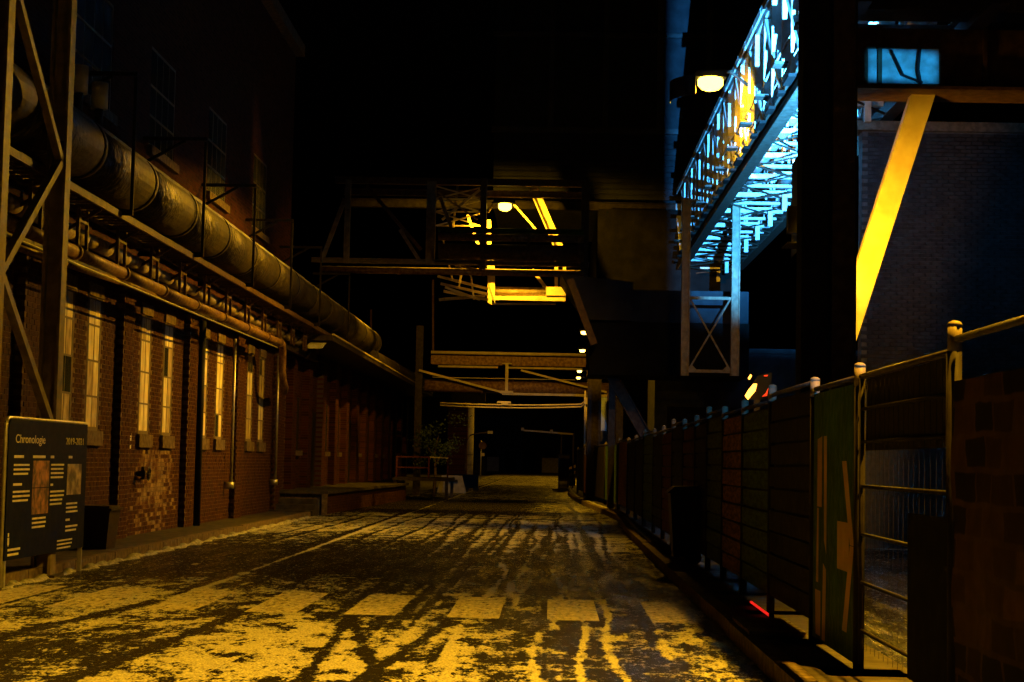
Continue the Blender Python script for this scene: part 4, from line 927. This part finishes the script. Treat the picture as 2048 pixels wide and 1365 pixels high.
# glowing slanted sign behind the fence
gs = thing('glowing_sign', 'slanted orange glowing sign just above the fence', 'sign')
Dg = 30
plate(MB(), [(1488,800),(1515,752),(1543,745),(1543,792),(1520,800)], .1, Dg+.05).build('casing', 'plastic_black', gs)
plate(MB(), [(1490,792),(1497,780),(1507,768),(1514,768),(1511,782),(1496,800)], .02, Dg).build('lit_panel', 'sign_glow', gs)
plate(MB(), [(1496,757),(1501,749),(1504,752),(1499,760)], .02, Dg).build('lit_panel', 'sign_glow', gs)
plate(MB(), [(1528,751),(1536,750),(1535,753),(1528,753)], .02, Dg).build('lit_panel', 'sign_glow_red', gs); plate(MB(), [(1524,794),(1532,786),(1537,776),(1534,792)], .02, Dg).build('lit_panel', 'sign_glow_red', gs)
MB().bar((at(1515,790,Dg).x, Dg+.1, 0), (at(1515,790,Dg).x, Dg+.1, 2.7), .1).build('post', 'steel_dark', gs)

# ================================================================== FENCE ON THE RIGHT
FP = [(2.12,5.9),(2.10,8.9),(2.10,11.62),(2.10,13.59),(2.10,16.19),(2.10,18.47),(2.10,20.58),(2.10,22.6),(2.10,24.5),(2.10,26.7),(2.10,29.1),(2.10,31.6),(2.10,34.4),(2.10,37.9),(2.12,42),(2.14,46.5),(2.08,51.5),(1.86,57),(1.62,63),(1.42,70),(1.28,78)]
KIND = ['brickprint','mesh','green_arrow','black','green_ribs','brown_ribs','green','black','red','black','red','black','green_ribs','black','black','brown','green','black','brown','black']
LAB = ['brown fence panel printed with brickwork at the right picture edge', 'see-through wire fence panel with horizontal tubes, second from the right edge', 'dark green fence panel with a beige arrow and letter strokes',
 'narrow black fence panel just beyond the arrow panel', 'mossy green ribbed fence panel below the glowing sign', 'orange-brown ribbed fence panel beyond the mossy green one', 'dark olive fence panel beyond the orange-brown ribbed one',
 'black fence panel beyond the olive panel', 'dark red-brown fence panel behind the wheelie bin', 'first of the small black fence panels beyond the wheelie bin', 'second red-brown fence panel beyond the wheelie bin', 'second of the small black fence panels beyond the wheelie bin', 'small ribbed olive fence panel in the middle of the row', 'third of the small black fence panels beyond the wheelie bin', 'fourth of the small black fence panels beyond the wheelie bin',
 'small brown fence panel where the fence starts to bend', 'small green fence panel in the bend', 'far black fence panel in the bend', 'far brown fence panel near the utility pole', 'farthest black fence panel at the road edge']
FZ0, FZ1 = .30, 2.12
for i, kd in enumerate(KIND):
    A, Bq = Vector((*FP[i], 0)), Vector((*FP[i+1], 0)); d = Bq - A; Ln = d.length
    q = thing('fence_panel', LAB[i], 'fence panel', 'site fence panels on the right', loc=tuple(A)); q.rotation_euler.z = math.atan2(d.y, d.x)
    # local x runs along the fence, +y is the street side
    h = FZ1 + (.06 if i % 3 == 0 else 0)
    MB().tube([(Ln,0,.02),(Ln,0,h-.06)], .038 if i < 12 else .05, 12).build('post', 'board_black', q, True)
    MB().tube([(Ln,0,h-.06),(Ln,0,h+.07)], .039 if i < 12 else .051, 12).build('post_head', 'steel_khaki', q, True)
    MB().tube([(Ln,0,h+.07),(Ln,0,h+.09),(Ln,0,h+.10)], [.042,.036,.015], 12).build('post_cap', 'steel_khaki', q, True)
    MB().tube([(.06,0,h),(Ln-.06,0,h)], .021, 8).build('top_rail', 'steel_dark', q, True)
    MB().box((Ln-.22,-.32,0),(Ln+.22,.24,.13)).build('foot_block', 'concrete_dark', q)
    a, b_ = .06, Ln-.06
    if kd == 'mesh':
        for z in (.42,.74,1.06,1.38,1.68,1.9): MB().tube([(a,0,z),(b_,0,z)], .013, 8).build('cross_tube', 'board_black', q, True)
        for k in range(18): x = a+(b_-a)*(k+.5)/18; MB().tube([(x,.0,.3),(x,.0,h)], .0016, 4).build('wire', 'board_black', q)
        MB().tube([(a+.05,0,.2),(a+.05,0,h)], .02, 8).tube([(b_-.03,0,.2),(b_-.03,0,h)], .02, 8).build('frame', 'board_black', q, True)
        MB().add([(a,-.02,1.62),(b_*.98,-.02,1.62),(b_*.98,-.03,h-.02),(a,-.01,h-.02)],[(0,1,2,3)]).build('torn_tarp', 'board_black', q)
        MB().add([(a,.02,.3),(a+1.0,.02,.3),(a+1.0,.02,1.25),(a,.02,1.25)],[(0,1,2,3)]).build('dark_sheet', 'pitch', q)
    elif kd == 'brickprint':
        rows, cols = 14, 10; n0 = MB()
        vs = []; fs = []
        for r_ in range(rows+1):
            for c_ in range(cols+1): vs.append((a+(b_-a)*c_/cols, .02+.02*math.sin(c_*1.7+r_*.6)*math.sin(r_*.5), FZ0+(h-.22-FZ0)*r_/rows))
        for r_ in range(rows):
            for c_ in range(cols): k = r_*(cols+1)+c_; fs.append((k, k+1, k+cols+2, k+cols+1))
        n0.add(vs, fs).build('tarp', 'tarp_print', q, True)
    elif kd == 'green_arrow':
        MB().box((a,-.01,FZ0-.12),(b_,.015,h-.04)).build('sheet', 'tarp_green', q)
        L_ = b_-a
        def pr(pts, nm): MB().add([(a+L_*x, .0195, z) for x, z in pts], [tuple(range(len(pts)))[::-1]]).build(nm, 'print_beige', q)
        # photographed left to right is the far end to the near end of the panel
        X = lambda px: 1 - px
        def prx(pts, nm): pr([(1-x, z) for x, z in pts], nm)
        prx([(.42,1.30),(.42,1.02),(.40,.98),(.90,1.00),(.90,1.32)][:0] or [(.62,1.12),(.88,1.12),(.88,.78),(.62,.78)], 'arrow_shaft')
        prx([(.72,1.55),(.82,1.55),(.985,.97),(.90,.97)], 'arrow_head'); prx([(.90,.965),(.985,.965),(.84,.36),(.74,.36)], 'arrow_head')
        prx([(.12,1.72),(.24,1.74),(.24,1.20),(.12,1.20)], 'letter_stroke'); prx([(.28,1.74),(.36,1.74),(.36,.85),(.30,.95)], 'letter_stroke'); prx([(.12,1.19),(.16,1.19),(.16,.62),(.10,.62)], 'letter_stroke'); prx([(.28,.78),(.36,.74),(.34,.20),(.26,.20)], 'letter_stroke'); prx([(.08,.56),(.22,.56),(.22,.22),(.10,.22)], 'letter_stroke')
    else:
        m_ = {'black':'board_black','green':'board_green','green_ribs':'board_green','brown_ribs':'board_brown','brown':'board_brown','red':'board_red'}[kd]
        if 'ribs' in kd or i < 12:
            nb = 9; dz = (h-.05-FZ0)/nb
            for k in range(nb): MB().box((a, -.012, FZ0+k*dz), (b_, .018+(.01 if k % 2 else 0), FZ0+(k+1)*dz-.022)).build('board', m_, q)
            MB().box((a, -.03, FZ0), (b_, -.013, h-.05)).build('backing', 'board_black', q)
        else:
            nb = 5
            for k in range(nb): x0, x1 = a+(b_-a)*k/nb, a+(b_-a)*(k+1)/nb; MB().box((x0, -.012, FZ0), (x1-.01, .015, h-.05)).build('board', m_, q)
# raised footing strip under the fence
mb = MB(); strip = [(1.74,3),(1.74,12),(1.76,24),(1.80,36),(1.92,42),(1.96,45),(1.75,51),(1.50,57),(1.28,63),(1.10,70),(1.0,80),(1.0,110)]
n = len(strip)
for x, y in strip: mb.v += [(x, y, -.1), (x, y, .13), (x+.75, y, .13), (x+.75, y, -.1)]
for i in range(n-1):
    for j in range(3): k = i*4+j; mb.f.append((k, k+4, k+5, k+1))
tag(mb.build('fence_footing', 'concrete_dark'), kind='structure')
ks = thing('kerb', None, None); tag(ks, kind='structure')
for i in range(n-2):
    A, Bq = Vector((*strip[i], .04)), Vector((*strip[i+1], .04)); d = Bq - A; m_ = max(1, round(d.length/1.0))
    for k in range(m_):
        a, b2 = A + d*(k+.01)/m_, A + d*(k+.99)/m_
        off = Vector((-.08,0,0)); MB().bar(a+off, b2+off, .15, .20+random.uniform(-.01,.01)).build('kerb_stone', 'stone', ks)
sr2 = ridge('snow_ridge', [(np.interp(y, [s[1] for s in strip], [s[0] for s in strip])+.05, y, .13) for y in np.arange(30, 95, .3)], .06, .04, 8); tag(sr2, 'thin snow lying on the right kerb', 'snow', kind='stuff')
wb = thing('wheelie_bin', 'black wheelie bin against the red-brown fence panel', 'bin', loc=(1.93, 23.9, .13))
MB().add([(-.2,-.24,.1),(.1,-.24,.1),(.1,.24,.1),(-.2,.24,.1),(-.26,-.29,.98),(.14,-.29,.98),(.14,.29,.98),(-.26,.29,.98)],[(0,3,2,1),(4,5,6,7),(0,1,5,4),(1,2,6,5),(2,3,7,6),(3,0,4,7)]).build('body', 'plastic_black', wb)
MB().add([(-.3,-.31,.98),(.15,-.31,.98),(.15,.31,.98),(-.3,.31,.98),(-.2,-.27,1.07),(.12,-.27,1.08),(.12,.27,1.08),(-.2,.27,1.07)],[(0,3,2,1),(4,5,6,7),(0,1,5,4),(1,2,6,5),(2,3,7,6),(3,0,4,7)]).build('lid', 'plastic_black', wb)
for y in (-.26, .26): MB().tube([(.08,y-.03,.0+.1),(.08,y+.03,.1)], .1, 12).build('wheel', 'plastic_black', wb, True)
pk = thing('wood_pallet', 'short wooden crossing planks laid over the footing at the near fence', 'planks', loc=(1.82, 14.6, .132))
for k in range(6): MB().box((-.18,-.66+.22*k,0),(.28,-.47+.22*k,.035)).build('plank', 'wood', pk)
rl_ = thing('red_light_strip', 'thin red light line on the ground at the foot of the fence', 'light strip')
MB().tube([(2.0, 16.9, .17), (1.99, 15.3, .17)], .012, 6).build('tube', 'red_glow', rl_, True)
MB().box((1.97,15.24,.14),(2.01,15.31,.2)).build('end_clip', 'plastic_black', rl_)

# ================================================================== LAMP ABOVE THE CAMERA ON THE SAME GALLERY LINE
nl = lamp_thing('street_lamp', 'sodium lamp on a mast above the near fence', Vector((4.4, 8.5, 9.5)), 33000, 72, (-6.4,3.2,-9.5), (5.4, 8.6, 9.3), .3, blend=.9)
ms = thing('lamp_mast', 'slim mast behind the near fence carrying the street lamp', 'mast', loc=(5.45, 8.6, 0))
MB().tube([(0,0,0),(0,0,9.6)], [.12,.07], 12).build('mast', 'galvanised', ms, True); MB().box((-.2,-.2,0),(.2,.2,.03)).build('base_plate', 'galvanised', ms)

# small blue site floodlight behind the near fence, skimming the tops of the posts
sf = thing('site_floodlight', 'small blue site floodlight on a stand behind the near fence', 'floodlight', loc=(3.0, 2.5, 0))
MB().bar((0,0,0),(0,0,2.65),.05).build('stand', 'steel_dark', sf); MB().box((-.15,-.12,2.65),(.15,-.02,2.87)).build('housing', 'plastic_black', sf); MB().box((-.12,-.019,2.68),(.12,-.01,2.84)).build('lens', 'flood_glow', sf)
lg = bpy.data.lights.new('flood_light', 'SPOT'); lg.energy = 7000; lg.color = BLUE; lg.spot_size = math.radians(7.5); lg.spot_blend = .4; lg.shadow_soft_size = .05
lo = bpy.data.objects.new('flood_light', lg); COL.objects.link(lo); lo.parent = sf; lo.location = (0,.02,2.76); lo.rotation_euler = Vector((-.9,18,-.5)).to_track_quat('-Z','Y').to_euler()
